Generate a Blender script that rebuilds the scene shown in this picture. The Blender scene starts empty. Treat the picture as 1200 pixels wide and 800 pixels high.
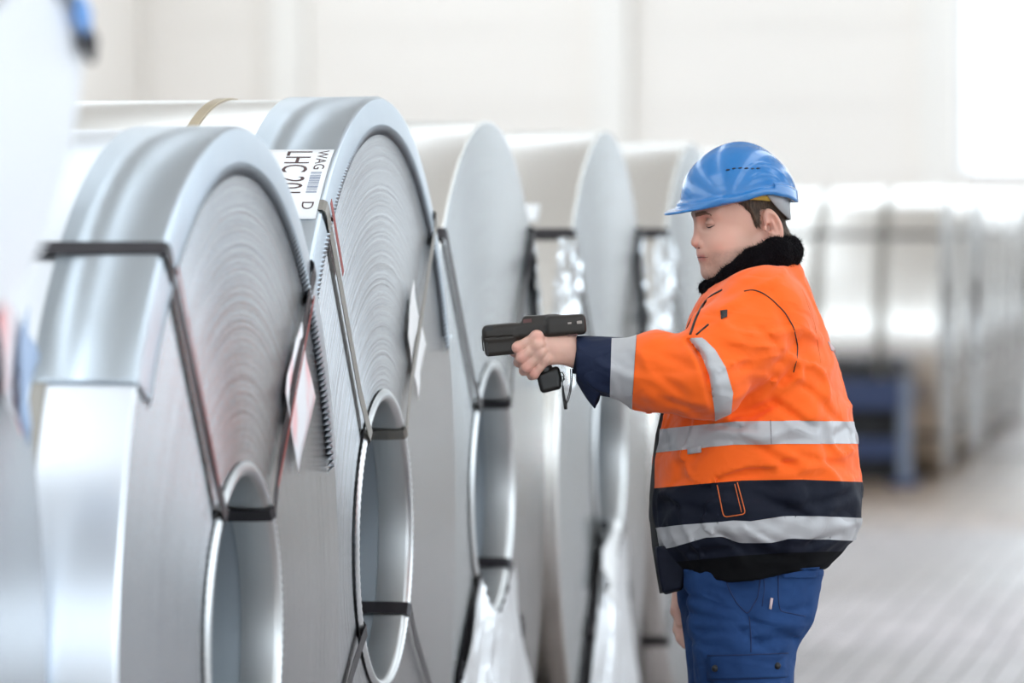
import bpy, bmesh, math, random
import numpy as np
from mathutils import Vector, Matrix, Euler

# ------------------------------------------------------------------ camera, world, exposure
SC = bpy.context.scene
COL = SC.collection
FPX = 5700.0
YAW = math.atan(930 / FPX)
PITCH = math.atan(154 / FPX)
CAMZ = 1.69
camd = bpy.data.cameras.new('camera')
cam = bpy.data.objects.new('camera', camd)
COL.objects.link(cam)
cam.location = (0, 0, CAMZ)
cam.rotation_euler = (math.pi / 2 - PITCH, 0, YAW)
camd.sensor_width = 36
camd.lens = 36 * FPX / 1200
camd.clip_end = 500
camd.dof.use_dof = True
camd.dof.focus_distance = 9.8
camd.dof.aperture_fstop = 2.7
SC.camera = cam

SC.view_settings.view_transform = 'Standard'
SC.view_settings.look = 'None'
SC.view_settings.exposure = 0.74
SC.view_settings.gamma = 1
SC.view_settings.use_curve_mapping = False
SC.cycles.use_denoising = True
SC.cycles.max_bounces = 8
SC.cycles.diffuse_bounces = 4
SC.cycles.glossy_bounces = 5
SC.cycles.transparent_max_bounces = 12

world = bpy.data.worlds.new('overcast_sky')
SC.world = world
world.use_nodes = True
wn = world.node_tree.nodes
wl = world.node_tree.links
bg = wn['Background']
tc = wn.new('ShaderNodeTexCoord')
sep = wn.new('ShaderNodeSeparateXYZ')
ramp = wn.new('ShaderNodeValToRGB')
wl.new(tc.outputs['Generated'], sep.inputs[0])
wl.new(sep.outputs['Z'], ramp.inputs[0])
ramp.color_ramp.elements[0].position = 0.0
ramp.color_ramp.elements[0].color = (0.55, 0.56, 0.58, 1)
ramp.color_ramp.elements[1].position = 0.06
ramp.color_ramp.elements[1].color = (0.89, 0.935, 1.0, 1)
e = ramp.color_ramp.elements.new(1.0)
e.color = (0.92, 0.948, 1.0, 1)
wl.new(ramp.outputs[0], bg.inputs[0])
bg.inputs[1].default_value = 2.6

# ------------------------------------------------------------------ helpers
rng = np.random.default_rng(7)
random.seed(7)
RH = Vector((math.cos(YAW), math.sin(YAW), 0))
FH = Vector((-math.sin(YAW), math.cos(YAW), 0))
cp, sp = math.cos(PITCH), math.sin(PITCH)


def at(px, py, D):
    """world point seen at photo position px, py at horizontal distance D"""
    a = (px - 600) / FPX
    b = (400 - py) / FPX
    fh = cp + b * sp
    uz = -sp + b * cp
    t = D / fh
    return RH * (a * t) + FH * D + Vector((0, 0, CAMZ + uz * t))


def mat(name, color, rough=0.5, metal=0.0, **kw):
    m = bpy.data.materials.new(name)
    m.use_nodes = True
    b = m.node_tree.nodes['Principled BSDF']
    b.inputs['Base Color'].default_value = (*color, 1)
    b.inputs['Roughness'].default_value = rough
    b.inputs['Metallic'].default_value = metal
    for k, v in kw.items():
        b.inputs[k.replace('_', ' ')].default_value = v
    return m


def N(m, typ, **props):
    n = m.node_tree.nodes.new(typ)
    for k, v in props.items():
        setattr(n, k, v)
    return n


def L(m, a, b):
    m.node_tree.links.new(a, b)


def bsdf(m):
    return m.node_tree.nodes['Principled BSDF']


def add_bump(m, scale=(40, 40, 40), strength=0.2, dist=0.002, detail=4, coords='Object'):
    t = N(m, 'ShaderNodeTexCoord')
    mp = N(m, 'ShaderNodeMapping')
    mp.inputs['Scale'].default_value = scale
    nz = N(m, 'ShaderNodeTexNoise')
    nz.inputs['Scale'].default_value = 1
    nz.inputs['Detail'].default_value = detail
    bp = N(m, 'ShaderNodeBump')
    bp.inputs['Strength'].default_value = strength
    bp.inputs['Distance'].default_value = dist
    L(m, t.outputs[coords], mp.inputs[0])
    L(m, mp.outputs[0], nz.inputs['Vector'])
    L(m, nz.outputs[0], bp.inputs['Height'])
    L(m, bp.outputs[0], bsdf(m).inputs['Normal'])
    return nz, bp, mp, t


def noise_color(m, c1, c2, scale=(3, 3, 3), lo=0.35, hi=0.65, detail=5):
    t = N(m, 'ShaderNodeTexCoord')
    mp = N(m, 'ShaderNodeMapping')
    mp.inputs['Scale'].default_value = scale
    nz = N(m, 'ShaderNodeTexNoise')
    nz.inputs['Scale'].default_value = 1
    nz.inputs['Detail'].default_value = detail
    r = N(m, 'ShaderNodeValToRGB')
    r.color_ramp.elements[0].position = lo
    r.color_ramp.elements[0].color = (*c1, 1)
    r.color_ramp.elements[1].position = hi
    r.color_ramp.elements[1].color = (*c2, 1)
    L(m, t.outputs['Object'], mp.inputs[0])
    L(m, mp.outputs[0], nz.inputs['Vector'])
    L(m, nz.outputs[0], r.inputs[0])
    L(m, r.outputs[0], bsdf(m).inputs['Base Color'])
    return r


def obj_from(name, verts, faces, material, parent=None, smooth=False, mats=None, mat_idx=None):
    me = bpy.data.meshes.new(name)
    me.from_pydata([tuple(map(float, v)) for v in verts], [], [tuple(map(int, f)) for f in faces])
    return link_mesh(name, me, material, parent, smooth, mats, mat_idx)


def link_mesh(name, me, material, parent=None, smooth=False, mats=None, mat_idx=None):
    if mats:
        for mm in mats:
            me.materials.append(mm)
        if mat_idx is not None:
            me.polygons.foreach_set('material_index', np.asarray(mat_idx, dtype=np.int32))
    elif material:
        me.materials.append(material)
    if smooth:
        me.polygons.foreach_set('use_smooth', np.ones(len(me.polygons), dtype=bool))
    me.update()
    o = bpy.data.objects.new(name, me)
    COL.objects.link(o)
    if parent:
        o.parent = parent
    return o


def smooth_angle(o, ang=35):
    """smooth shading with sharp edges above an angle"""
    me = o.data
    bm = bmesh.new()
    bm.from_mesh(me)
    for f in bm.faces:
        f.smooth = True
    for e_ in bm.edges:
        if len(e_.link_faces) == 2 and e_.calc_face_angle(0) > math.radians(ang):
            e_.smooth = False
    bm.to_mesh(me)
    bm.free()
    return o


def bm_obj(name, bm, material, parent=None, smooth=False):
    bmesh.ops.recalc_face_normals(bm, faces=bm.faces)
    me = bpy.data.meshes.new(name)
    bm.to_mesh(me)
    bm.free()
    return link_mesh(name, me, material, parent, smooth)


def box(bm, x0, x1, y0, y1, z0, z1, bev=0.0):
    r = bmesh.ops.create_cube(bm, size=1)
    vs = r['verts']
    for v in vs:
        v.co = Vector(((x0 + x1) / 2 + v.co.x * (x1 - x0), (y0 + y1) / 2 + v.co.y * (y1 - y0), (z0 + z1) / 2 + v.co.z * (z1 - z0)))
    if bev > 0:
        es = list({e_ for v in vs for e_ in v.link_edges})
        bmesh.ops.bevel(bm, geom=es, offset=bev, segments=2, affect='EDGES')
    return vs


def box_obj(name, dims, material, parent=None, bev=0.0):
    bm = bmesh.new()
    box(bm, *dims, bev=bev)
    return bm_obj(name, bm, material, parent)


def empty(name, loc, rz=0):
    o = bpy.data.objects.new(name, None)
    o.empty_display_size = 0.1
    COL.objects.link(o)
    o.location = loc
    o.rotation_euler = (0, 0, rz)
    return o


def tag(o, label=None, cat=None, group=None, kind=None):
    if label:
        o['label'] = label
    if cat:
        o['category'] = cat
    if group:
        o['group'] = group
    if kind:
        o['kind'] = kind
    return o


def copy_tree(o, parent=None):
    c = o.copy()
    COL.objects.link(c)
    c.parent = parent
    for ch in list(o.children):
        copy_tree(ch, c)
    return c


def tube_geom(pts, rad, seg=8, closed=False, flat=1.0):
    pts = [Vector(p) for p in pts]
    n = len(pts)
    rads = rad if hasattr(rad, '__len__') else [rad] * n
    V, F = [], []
    prev = None
    for i, p in enumerate(pts):
        if closed:
            t = (pts[(i + 1) % n] - pts[i - 1]).normalized()
        else:
            t = (pts[min(i + 1, n - 1)] - pts[max(i - 1, 0)]).normalized()
        if prev is None:
            a = t.orthogonal().normalized()
        else:
            a = (prev - t * prev.dot(t)).normalized()
        prev = a
        b = t.cross(a)
        for k in range(seg):
            th = 2 * math.pi * k / seg
            V.append(p + a * (math.cos(th) * rads[i]) + b * (math.sin(th) * rads[i] * flat))
    m = n if closed else n - 1
    for i in range(m):
        j = (i + 1) % n
        for k in range(seg):
            k2 = (k + 1) % seg
            F.append((i * seg + k, i * seg + k2, j * seg + k2, j * seg + k))
    if not closed:
        F.append(tuple(range(seg))[::-1])
        F.append(tuple((n - 1) * seg + k for k in range(seg)))
    return V, F


def tube(name, pts, rad, material, parent=None, seg=8, closed=False):
    V, F = tube_geom(pts, rad, seg, closed)
    o = obj_from(name, V, F, material, parent, smooth=True)
    return o


# ------------------------------------------------------------------ materials
M = {}
M['wall'] = mat('painted_wall_panel', (0.94, 0.895, 0.845), 0.75)
add_bump(M['wall'], (2, 2, 12), 0.15, 0.01)
M['concrete'] = mat('grey_concrete_wall', (0.34, 0.34, 0.34), 0.8)  # grey chosen to darken what the coil faces reflect
M['column'] = mat('painted_column', (0.94, 0.91, 0.865), 0.7)
M['ceiling'] = mat('ceiling_sheet', (0.86, 0.84, 0.80), 0.8)
M['slab'] = mat('dark_joint_sand', (0.06, 0.052, 0.046), 0.9)
M['frame'] = mat('white_frame', (0.75, 0.76, 0.78), 0.5)

m = M['paver'] = mat('concrete_paver', (0.3, 0.27, 0.24), 0.42)
at_ = N(m, 'ShaderNodeAttribute', attribute_name='tone')
oi = N(m, 'ShaderNodeObjectInfo')
tcn = N(m, 'ShaderNodeNewGeometry')
nz = N(m, 'ShaderNodeTexNoise')
nz.inputs['Scale'].default_value = 0.35
nz.inputs['Detail'].default_value = 6
L(m, tcn.outputs['Position'], nz.inputs['Vector'])
r = N(m, 'ShaderNodeValToRGB')
r.color_ramp.elements[0].position = 0.3
r.color_ramp.elements[0].color = (0.22, 0.18, 0.15, 1)
r.color_ramp.elements[1].position = 0.7
r.color_ramp.elements[1].color = (0.46, 0.42, 0.395, 1)
L(m, nz.outputs[0], r.inputs[0])
mx = N(m, 'ShaderNodeMix', data_type='RGBA', blend_type='MULTIPLY')
mx.inputs[0].default_value = 1.0
L(m, r.outputs[0], mx.inputs[6])
L(m, at_.outputs['Color'], mx.inputs[7])
L(m, mx.outputs[2], bsdf(m).inputs['Base Color'])
r2 = N(m, 'ShaderNodeMapRange')
r2.inputs[1].default_value = 0.3
r2.inputs[2].default_value = 0.7
r2.inputs[3].default_value = 0.30
r2.inputs[4].default_value = 0.5
L(m, nz.outputs[0], r2.inputs[0])
L(m, r2.outputs[0], bsdf(m).inputs['Roughness'])

m = M['glass'] = bpy.data.materials.new('window_glass')
m.use_nodes = True
nt = m.node_tree
nt.nodes.remove(nt.nodes['Principled BSDF'])
tr = nt.nodes.new('ShaderNodeBsdfTransparent')
tr.inputs[0].default_value = (0.93, 0.96, 0.97, 1)
gl = nt.nodes.new('ShaderNodeBsdfGlossy')
gl.inputs['Roughness'].default_value = 0.02
mxs = nt.nodes.new('ShaderNodeMixShader')
mxs.inputs[0].default_value = 0.06
nt.links.new(tr.outputs[0], mxs.inputs[1])
nt.links.new(gl.outputs[0], mxs.inputs[2])
nt.links.new(mxs.outputs[0], nt.nodes['Material Output'].inputs[0])

# coil end face: concentric edges of the wound sheet
def face_mat(name, color, rough, strength, lean=.26):
    m = mat(name, color, rough, 1.0)
    t = N(m, 'ShaderNodeTexCoord')
    s = N(m, 'ShaderNodeSeparateXYZ')
    L(m, t.outputs['Object'], s.inputs[0])
    c = N(m, 'ShaderNodeCombineXYZ')
    L(m, s.outputs['Y'], c.inputs[0])
    L(m, s.outputs['Z'], c.inputs[1])
    ln = N(m, 'ShaderNodeVectorMath', operation='LENGTH')
    L(m, c.outputs[0], ln.inputs[0])
    # slow wobble so the rings are not perfect circles
    wob = N(m, 'ShaderNodeTexNoise')
    wob.inputs['Scale'].default_value = 1.5
    L(m, t.outputs['Object'], wob.inputs['Vector'])
    ma = N(m, 'ShaderNodeMath', operation='MULTIPLY_ADD')
    ma.inputs[1].default_value = 0.012
    L(m, wob.outputs[0], ma.inputs[0])
    L(m, ln.outputs['Value'], ma.inputs[2])
    n1 = N(m, 'ShaderNodeTexNoise', noise_dimensions='1D')
    n1.inputs['Scale'].default_value = 260
    n1.inputs['Detail'].default_value = 3
    n1.inputs['Roughness'].default_value = 0.7
    L(m, ma.outputs[0], n1.inputs['W'])
    n2 = N(m, 'ShaderNodeTexNoise', noise_dimensions='1D')
    n2.inputs['Scale'].default_value = 130
    n2.inputs['Detail'].default_value = 4
    L(m, ma.outputs[0], n2.inputs['W'])
    bp = N(m, 'ShaderNodeBump')
    bp.inputs['Strength'].default_value = strength
    bp.inputs['Distance'].default_value = 0.0016
    L(m, n1.outputs[0], bp.inputs['Height'])
    # the slit edges of the sheet all lean outwards a little
    rad = N(m, 'ShaderNodeVectorMath', operation='NORMALIZE')
    cr = N(m, 'ShaderNodeCombineXYZ')
    L(m, s.outputs['Y'], cr.inputs[1])
    L(m, s.outputs['Z'], cr.inputs[2])
    L(m, cr.outputs[0], rad.inputs[0])
    n3 = N(m, 'ShaderNodeTexNoise', noise_dimensions='1D')
    n3.inputs['Scale'].default_value = 120
    n3.inputs['Detail'].default_value = 5
    n3.inputs['Roughness'].default_value = .7
    L(m, ma.outputs[0], n3.inputs['W'])
    kk_ = N(m, 'ShaderNodeMapRange')
    kk_.inputs[1].default_value = .25
    kk_.inputs[2].default_value = .75
    kk_.inputs[3].default_value = -.02
    kk_.inputs[4].default_value = lean
    L(m, n3.outputs[0], kk_.inputs[0])
    vs_ = N(m, 'ShaderNodeVectorMath', operation='SCALE')
    L(m, rad.outputs[0], vs_.inputs[0])
    L(m, kk_.outputs[0], vs_.inputs['Scale'])
    ad = N(m, 'ShaderNodeVectorMath', operation='ADD')
    L(m, bp.outputs[0], ad.inputs[0])
    L(m, vs_.outputs[0], ad.inputs[1])
    nrm = N(m, 'ShaderNodeVectorMath', operation='NORMALIZE')
    L(m, ad.outputs[0], nrm.inputs[0])
    L(m, nrm.outputs[0], bsdf(m).inputs['Normal'])
    r = N(m, 'ShaderNodeValToRGB')
    r.color_ramp.elements[0].position = 0.3
    r.color_ramp.elements[0].color = (*[v * 0.76 for v in color], 1)
    r.color_ramp.elements[1].position = 0.7
    r.color_ramp.elements[1].color = (*[min(1, v * 1.10) for v in color], 1)
    L(m, n2.outputs[0], r.inputs[0])
    L(m, r.outputs[0], bsdf(m).inputs['Base Color'])
    tg = N(m, 'ShaderNodeTangent', direction_type='RADIAL', axis='X')
    L(m, tg.outputs[0], bsdf(m).inputs['Tangent'])
    bsdf(m).inputs['Anisotropic'].default_value = 0.55
    return m

M['face_grey'] = face_mat('wound_sheet_edges', (0.42, 0.43, 0.445), 0.24, 0.4, .30)
M['face_soft'] = face_mat('wound_sheet_edges_smooth', (0.46, 0.475, 0.48), 0.27, 0.3, .27)

m = M['sheet'] = mat('galvanised_sheet', (0.90, 0.885, 0.85), 0.27, 1.0)  # cream reflections of the hall put into the metal colour
nzs = add_bump(m, (1.0, 1.5, 1.5), 0.25, 0.02, 2)
M["sheet_cool"] = mat('cool_galvanised_sheet', (0.86, 0.90, 0.95), 0.3, 1.0)  # same sheet with bluish daylight put into its colour
add_bump(M['sheet_cool'], (1.0, 1.5, 1.5), 0.2, 0.02, 2)
m = M['plate'] = mat('edge_protector_sheet', (0.56, 0.62, 0.675), 0.34, 1.0)
add_bump(m, (5, 4, 4), 0.35, 0.012, 2)
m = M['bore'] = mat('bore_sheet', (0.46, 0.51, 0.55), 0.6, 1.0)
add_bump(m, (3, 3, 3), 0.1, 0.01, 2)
m = M['foil'] = mat('crumpled_foil', (0.83, 0.87, 0.90), 0.16, 1.0)
add_bump(m, (14, 14, 14), 0.6, 0.02, 3)
m = M['cover'] = mat('pale_wrapping_sheet', (0.78, 0.79, 0.80), 0.35, 0.75)
add_bump(m, (9, 9, 9), 0.5, 0.02, 3)
M['white_wrap'] = mat('white_wrapping_film', (0.86, 0.88, 0.92), 0.3, 0.15)
M['blue_tag'] = mat('faded_blue_tag', (0.40, 0.52, 0.72), 0.5)
M['ring'] = mat('bore_ring_metal', (0.66, 0.67, 0.67), 0.36, 1.0)
m = M['strap'] = mat('black_steel_strap', (0.030, 0.026, 0.030), 0.42, 0.3)
M['strap_gold'] = mat('bronze_steel_strap', (0.52, 0.42, 0.28), 0.35, 0.9)
M['strap_steel'] = mat('plain_steel_strap', (0.30, 0.28, 0.25), 0.4, 0.8)
m = M['paper_white'] = mat('white_paper', (0.86, 0.86, 0.85), 0.6)
add_bump(m, (20, 20, 20), 0.4, 0.01, 3)
m = M['paper_red'] = mat('paper_with_faded_red_print', (0.85, 0.83, 0.84), 0.55)
noise_color(m, (0.90, 0.42, 0.42), (0.86, 0.85, 0.87), (6, 9, 5), 0.36, 0.56, 3)
M['paper_label'] = mat('label_paper', (0.88, 0.88, 0.88), 0.5)
M['ink'] = mat('label_ink', (0.09, 0.05, 0.05), 0.6)
M['ink_blue'] = mat('barcode_ink', (0.30, 0.33, 0.42), 0.6)
M['red'] = mat('red_strip', (0.36, 0.085, 0.075), 0.6)
M['clip_blue'] = mat('blue_clip', (0.18, 0.42, 0.85), 0.4)
m = M['beam'] = mat('dark_timber_beam', (0.09, 0.065, 0.05), 0.75)
noise_color(m, (0.022, 0.015, 0.011), (0.05, 0.035, 0.026), (1, 12, 12))
M['blue_steel'] = mat('blue_painted_steel', (0.022, 0.040, 0.11), 0.5)
M['blue_steel_light'] = mat('worn_blue_steel', (0.17, 0.20, 0.27), 0.5)  # paler greyish blue for the posts
M['dark_inside'] = mat('dark_rubber', (0.02, 0.02, 0.022), 0.7)
m = M['orange'] = mat('fluorescent_orange_cloth', (1.0, 0.135, 0.008), 0.7, Specular_IOR_Level=0.25)
m.node_tree.nodes['Principled BSDF'].inputs['Sheen Weight'].default_value = 0.15
add_bump(m, (900, 900, 900), 0.12, 0.0005, 2)
m = M['navy'] = mat('dark_navy_cloth', (0.006, 0.008, 0.018), 0.7, Specular_IOR_Level=0.2)
add_bump(m, (900, 900, 900), 0.15, 0.0005, 2)
m = M['navy_cuff'] = mat('navy_cuff_cloth', (0.011, 0.018, 0.048), 0.7, Specular_IOR_Level=0.25)
add_bump(m, (900, 900, 900), 0.15, 0.0005, 2)
m = M['rib'] = mat('black_ribbed_knit', (0.005, 0.005, 0.006), 0.9, Specular_IOR_Level=0.15)
m = M['reflective'] = mat('grey_reflective_tape', (0.47, 0.465, 0.475), 0.42, 0.12)
add_bump(m, (1500, 1500, 1500), 0.12, 0.0004, 2)
m = M['blue_cloth'] = mat('blue_work_cloth', (0.020, 0.055, 0.185), 0.8, Specular_IOR_Level=0.2)
noise_color(m, (0.010, 0.036, 0.120), (0.019, 0.058, 0.175), (9, 9, 9))
M['blue_stitch'] = mat('dark_blue_seam', (0.008, 0.020, 0.075), 0.8)
def cloth_wrinkles(m, sc=10.0, dist=.010, strength=.38):
    old = bsdf(m).inputs['Normal'].links[0].from_node if bsdf(m).inputs['Normal'].links else None
    t = N(m, 'ShaderNodeTexCoord')
    mp = N(m, 'ShaderNodeMapping')
    mp.inputs['Scale'].default_value = (sc, sc, sc * 1.7)
    nz = N(m, 'ShaderNodeTexNoise')
    nz.inputs['Scale'].default_value = 1
    nz.inputs['Detail'].default_value = 1.2
    nz.inputs['Roughness'].default_value = .5
    nz.inputs['Distortion'].default_value = .5
    rp = N(m, 'ShaderNodeValToRGB')
    rp.color_ramp.elements[0].position = .36
    rp.color_ramp.elements[1].position = .60
    bp = N(m, 'ShaderNodeBump')
    bp.inputs['Strength'].default_value = strength
    bp.inputs['Distance'].default_value = dist
    L(m, t.outputs['Object'], mp.inputs[0])
    L(m, mp.outputs[0], nz.inputs['Vector'])
    L(m, nz.outputs[0], rp.inputs[0])
    L(m, rp.outputs[0], bp.inputs['Height'])
    if old:
        L(m, bp.outputs[0], old.inputs['Normal'])
    else:
        L(m, bp.outputs[0], bsdf(m).inputs['Normal'])


for k_ in ('orange', 'navy', 'reflective'):
    cloth_wrinkles(M[k_])
cloth_wrinkles(M['navy_cuff'], 18, .006, .4)
cloth_wrinkles(M['blue_cloth'], 14, .008, .4)
M['orange_stitch'] = mat('orange_stitching', (0.75, 0.16, 0.03), 0.7)
m = M['fleece'] = mat('black_fleece', (0.004, 0.003, 0.004), 1.0, Specular_IOR_Level=0.1)
add_bump(m, (220, 220, 220), 1.0, 0.006, 3)
M['black'] = mat('black_trim', (0.008, 0.008, 0.009), 0.5)
M['dark_plastic'] = mat('dark_grey_plastic', (0.024, 0.019, 0.015), 0.42, Specular_IOR_Level=0.4)
add_bump(M['dark_plastic'], (400, 400, 400), 0.1, 0.0006, 2)
M['black_plastic'] = mat('black_rubber_plastic', (0.008, 0.007, 0.006), 0.38)
M['helmet'] = mat('blue_helmet_plastic', (0.022, 0.175, 0.46), 0.22)
bsdf(M['helmet']).inputs['Coat Weight'].default_value = 0.4
M['helmet_grey'] = mat('grey_harness_plastic', (0.42, 0.43, 0.44), 0.5)
M['yellow'] = mat('ochre_sweatband', (0.55, 0.36, 0.06), 0.7)
M['slot'] = mat('vent_slot_shadow', (0.004, 0.010, 0.03), 0.6)
m = M['hair'] = mat('brown_hair', (0.060, 0.036, 0.022), 0.7)
noise_color(m, (0.035, 0.021, 0.013), (0.11, 0.068, 0.042), (260, 260, 60))
m = M['skin'] = mat('skin', (0.7, 0.4, 0.3), 0.48)
a_ = N(m, 'ShaderNodeAttribute', attribute_name='tone')
L(m, a_.outputs['Color'], bsdf(m).inputs['Base Color'])
bsdf(m).inputs['Subsurface Weight'].default_value = 0.12
bsdf(m).inputs['Subsurface Radius'].default_value = (0.012, 0.004, 0.002)
bsdf(m).inputs['Subsurface Scale'].default_value = 0.4
M['eyebrow'] = mat('thin_brown_eyebrow', (0.20, 0.115, 0.075), 0.8)
M['eye'] = mat('eye_white', (0.55, 0.50, 0.47), 0.15)
M['boot'] = mat('black_leather', (0.012, 0.011, 0.010), 0.45)
M['pale_thing'] = mat('pale_cloth_tag', (0.6, 0.45, 0.45), 0.7)

# ------------------------------------------------------------------ hall
X0, X1, Y0, Y1, H = -15.0, 12.0, -14.0, 62.0, 9.0
floor = box_obj('floor', (X0 - .3, X1 + .3, Y0 - .3, Y1 + .3, -0.30, -0.004), M['slab'])
tag(floor, kind='structure')

# pavers
PX, PY = 0.12, 0.24
def paver_geom(cx, cy, top, w, d):
    x0, x1, y0, y1 = cx - w / 2, cx + w / 2, cy - d / 2, cy + d / 2
    b = 0.0015
    vs = [(x0, y0, -.03), (x1, y0, -.03), (x1, y1, -.03), (x0, y1, -.03),
          (x0, y0, top - b), (x1, y0, top - b), (x1, y1, top - b), (x0, y1, top - b),
          (x0 + b, y0 + b, top), (x1 - b, y0 + b, top), (x1 - b, y1 - b, top), (x0 + b, y1 - b, top)]
    fs = [(0, 1, 5, 4), (1, 2, 6, 5), (2, 3, 7, 6), (3, 0, 4, 7), (4, 5, 9, 8), (5, 6, 10, 9), (6, 7, 11, 10), (7, 4, 8, 11), (8, 9, 10, 11)]
    return vs, fs

def set_tone(me, cols):
    ca = me.color_attributes.new('tone', 'FLOAT_COLOR', 'POINT')
    c = np.ones((len(me.vertices), 4), dtype=np.float32)
    c[:, :3] = cols
    ca.data.foreach_set('color', c.ravel())

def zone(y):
    # pale sheen painted into the near pavers' colour, brown shade into the farther ones
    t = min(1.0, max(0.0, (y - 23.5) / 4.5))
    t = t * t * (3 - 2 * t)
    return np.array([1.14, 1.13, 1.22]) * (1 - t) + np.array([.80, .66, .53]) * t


single, rest = [], []
for j in range(int((34 - 6.0) / PY)):
    for i in range(int(8.0 / PX)):
        x = -6.4 + (i + .5) * PX
        y = 6.0 + (j + .5 - .5 * (i % 2)) * PY
        D = y * math.cos(YAW) - x * math.sin(YAW)
        u = x * math.cos(YAW) + y * math.sin(YAW)
        px = 600 + FPX * u / D
        vis = (925 < px < 1205) and D > 17.2
        (single if vis else rest).append((D, x, y))
single.sort()
rest += single[300:]
single = single[:300]
variants = []
for k in range(8):
    vs, fs = paver_geom(0, 0, random.uniform(-.0008, .0005), PX - .007, PY - .007)
    me = bpy.data.meshes.new('paver')
    me.from_pydata(vs, [], fs)
    me.materials.append(M['paver'])
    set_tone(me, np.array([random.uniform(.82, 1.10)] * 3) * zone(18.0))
    variants.append(me)
for (D, x, y) in single:
    o = bpy.data.objects.new('paver', random.choice(variants))
    COL.objects.link(o)
    o.parent = floor
    o.location = (x, y, 0)
V, F, T = [], [], []
for (D, x, y) in rest:
    vs, fs = paver_geom(x, y, random.uniform(-.0008, .0005), PX - .007, PY - .007)
    b0 = len(V)
    V += vs
    F += [tuple(b0 + q for q in f) for f in fs]
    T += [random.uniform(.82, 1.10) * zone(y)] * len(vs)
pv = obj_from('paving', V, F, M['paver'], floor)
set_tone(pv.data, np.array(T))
tag(pv, kind='stuff')
# plain paving outside the pavered zone
bm = bmesh.new()
box(bm, X0, X1, Y0, 6.0, -.03, 0)
box(bm, X0, X1, 34, Y1, -.03, 0)
box(bm, X0, -6.4, 6.0, 34, -.03, 0)
box(bm, 1.7, X1, 6.0, 34, -.03, 0)
fp = bm_obj('floor_surface', bm, M['paver'], floor)
set_tone(fp.data, np.array([1.05, 1.03, 1.04]))


def wall_with_openings(name, along, const, t, a0, a1, z0, z1, openings, material):
    """wall in strips; along 'x' or 'y'; openings list of (a0,a1,z0,z1)"""
    bm = bmesh.new()
    cuts_a = sorted({a0, a1, *[o[0] for o in openings], *[o[1] for o in openings]})
    cuts_z = sorted({z0, z1, *[o[2] for o in openings], *[o[3] for o in openings]})
    for i in range(len(cuts_a) - 1):
        for k in range(len(cuts_z) - 1):
            ca, cz = (cuts_a[i] + cuts_a[i + 1]) / 2, (cuts_z[k] + cuts_z[k + 1]) / 2
            if any(o[0] < ca < o[1] and o[2] < cz < o[3] for o in openings):
                continue
            if along == 'x':
                box(bm, cuts_a[i], cuts_a[i + 1], const, const + t, cuts_z[k], cuts_z[k + 1])
            else:
                box(bm, const, const + t, cuts_a[i], cuts_a[i + 1], cuts_z[k], cuts_z[k + 1])
    o = bm_obj(name, bm, material)
    tag(o, kind='structure')
    return o


WN = [0]
def window(along, const, a0, a1, z0, z1, n, bar=0.07):
    WN[0] += 1
    w = empty('window_%d' % WN[0], (0, 0, 0))
    tag(w, kind='structure')
    bmf = bmesh.new()
    def bx(a, b, c, d, th, bm_):
        if along == 'x':
            box(bm_, a, b, const - th / 2, const + th / 2, c, d)
        else:
            box(bm_, const - th / 2, const + th / 2, a, b, c, d)
    bx(a0, a1, z0, z0 + bar, .08, bmf)
    bx(a0, a1, z1 - bar, z1, .08, bmf)
    step = (a1 - a0) / n
    for i in range(n + 1):
        c = min(max(a0 + i * step, a0 + bar / 2), a1 - bar / 2)
        bx(c - bar / 2, c + bar / 2, z0 + bar, z1 - bar, .08, bmf)
    bm_obj('window_frame', bmf, M['frame'], w)
    for i in range(n):
        bmp = bmesh.new()
        bx(a0 + i * step + bar / 2, a0 + (i + 1) * step - bar / 2, z0 + bar, z1 - bar, .008, bmp)
        bm_obj('pane', bmp, M['glass'], w)

colx = [-13.04, -8.80, -4.60, -0.36, 3.88, 8.12]
wb = wall_with_openings('wall_back', 'x', Y1, .3, X0, X1, 0, H, [(-4.36, 3.65, 2.12, 8.0)], M['wall'])
window('x', Y1 + .15, -4.36, 3.65, 2.12, 8.0, 1, .1)
for i in range(2):
    xa = (X0 + .02) if i == 0 else colx[i - 1] + .23
    pass
bays = [(X0 + .05, colx[0] - .23), (colx[0] + .23, colx[1] - .23), (colx[1] + .23, colx[2] - .23)]
for (a, b) in bays:
    for k in range(9):
        box_obj('wall_panel', (a + .01, b - .01, Y1 - .06, Y1 - .005, k + .004, k + .996), M['wall'], wb, bev=.004)
for cx in colx[:3]:
    box_obj('wall_column', (cx - .23, cx + .23, Y1 - .30, Y1 - .002, 0, H), M['column'], wb)
wall_with_openings('wall_right', 'y', X1, .3, Y0, Y1, 0, H, [(-10, 42, 1.3, 7.2)], M['concrete'])
window('y', X1 + .15, -10, 42, 1.3, 7.2, 13, .10)  # unseen windows, span and sill set for the coil-face reflections
wall_with_openings('wall_left', 'y', X0 - .3, .3, Y0, Y1, 0, H, [(-10, 58, 4.6, 7.4)], M['wall'])
window('y', X0 - .15, -10, 58, 4.6, 7.4, 17, .10)
wall_with_openings('wall_front', 'x', Y0 - .3, .3, X0, X1, 0, H, [(-13, 11, 1.0, 7.6)], M['wall'])
window('x', Y0 - .15, -13, 11, 1.0, 7.6, 8, .10)
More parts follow.
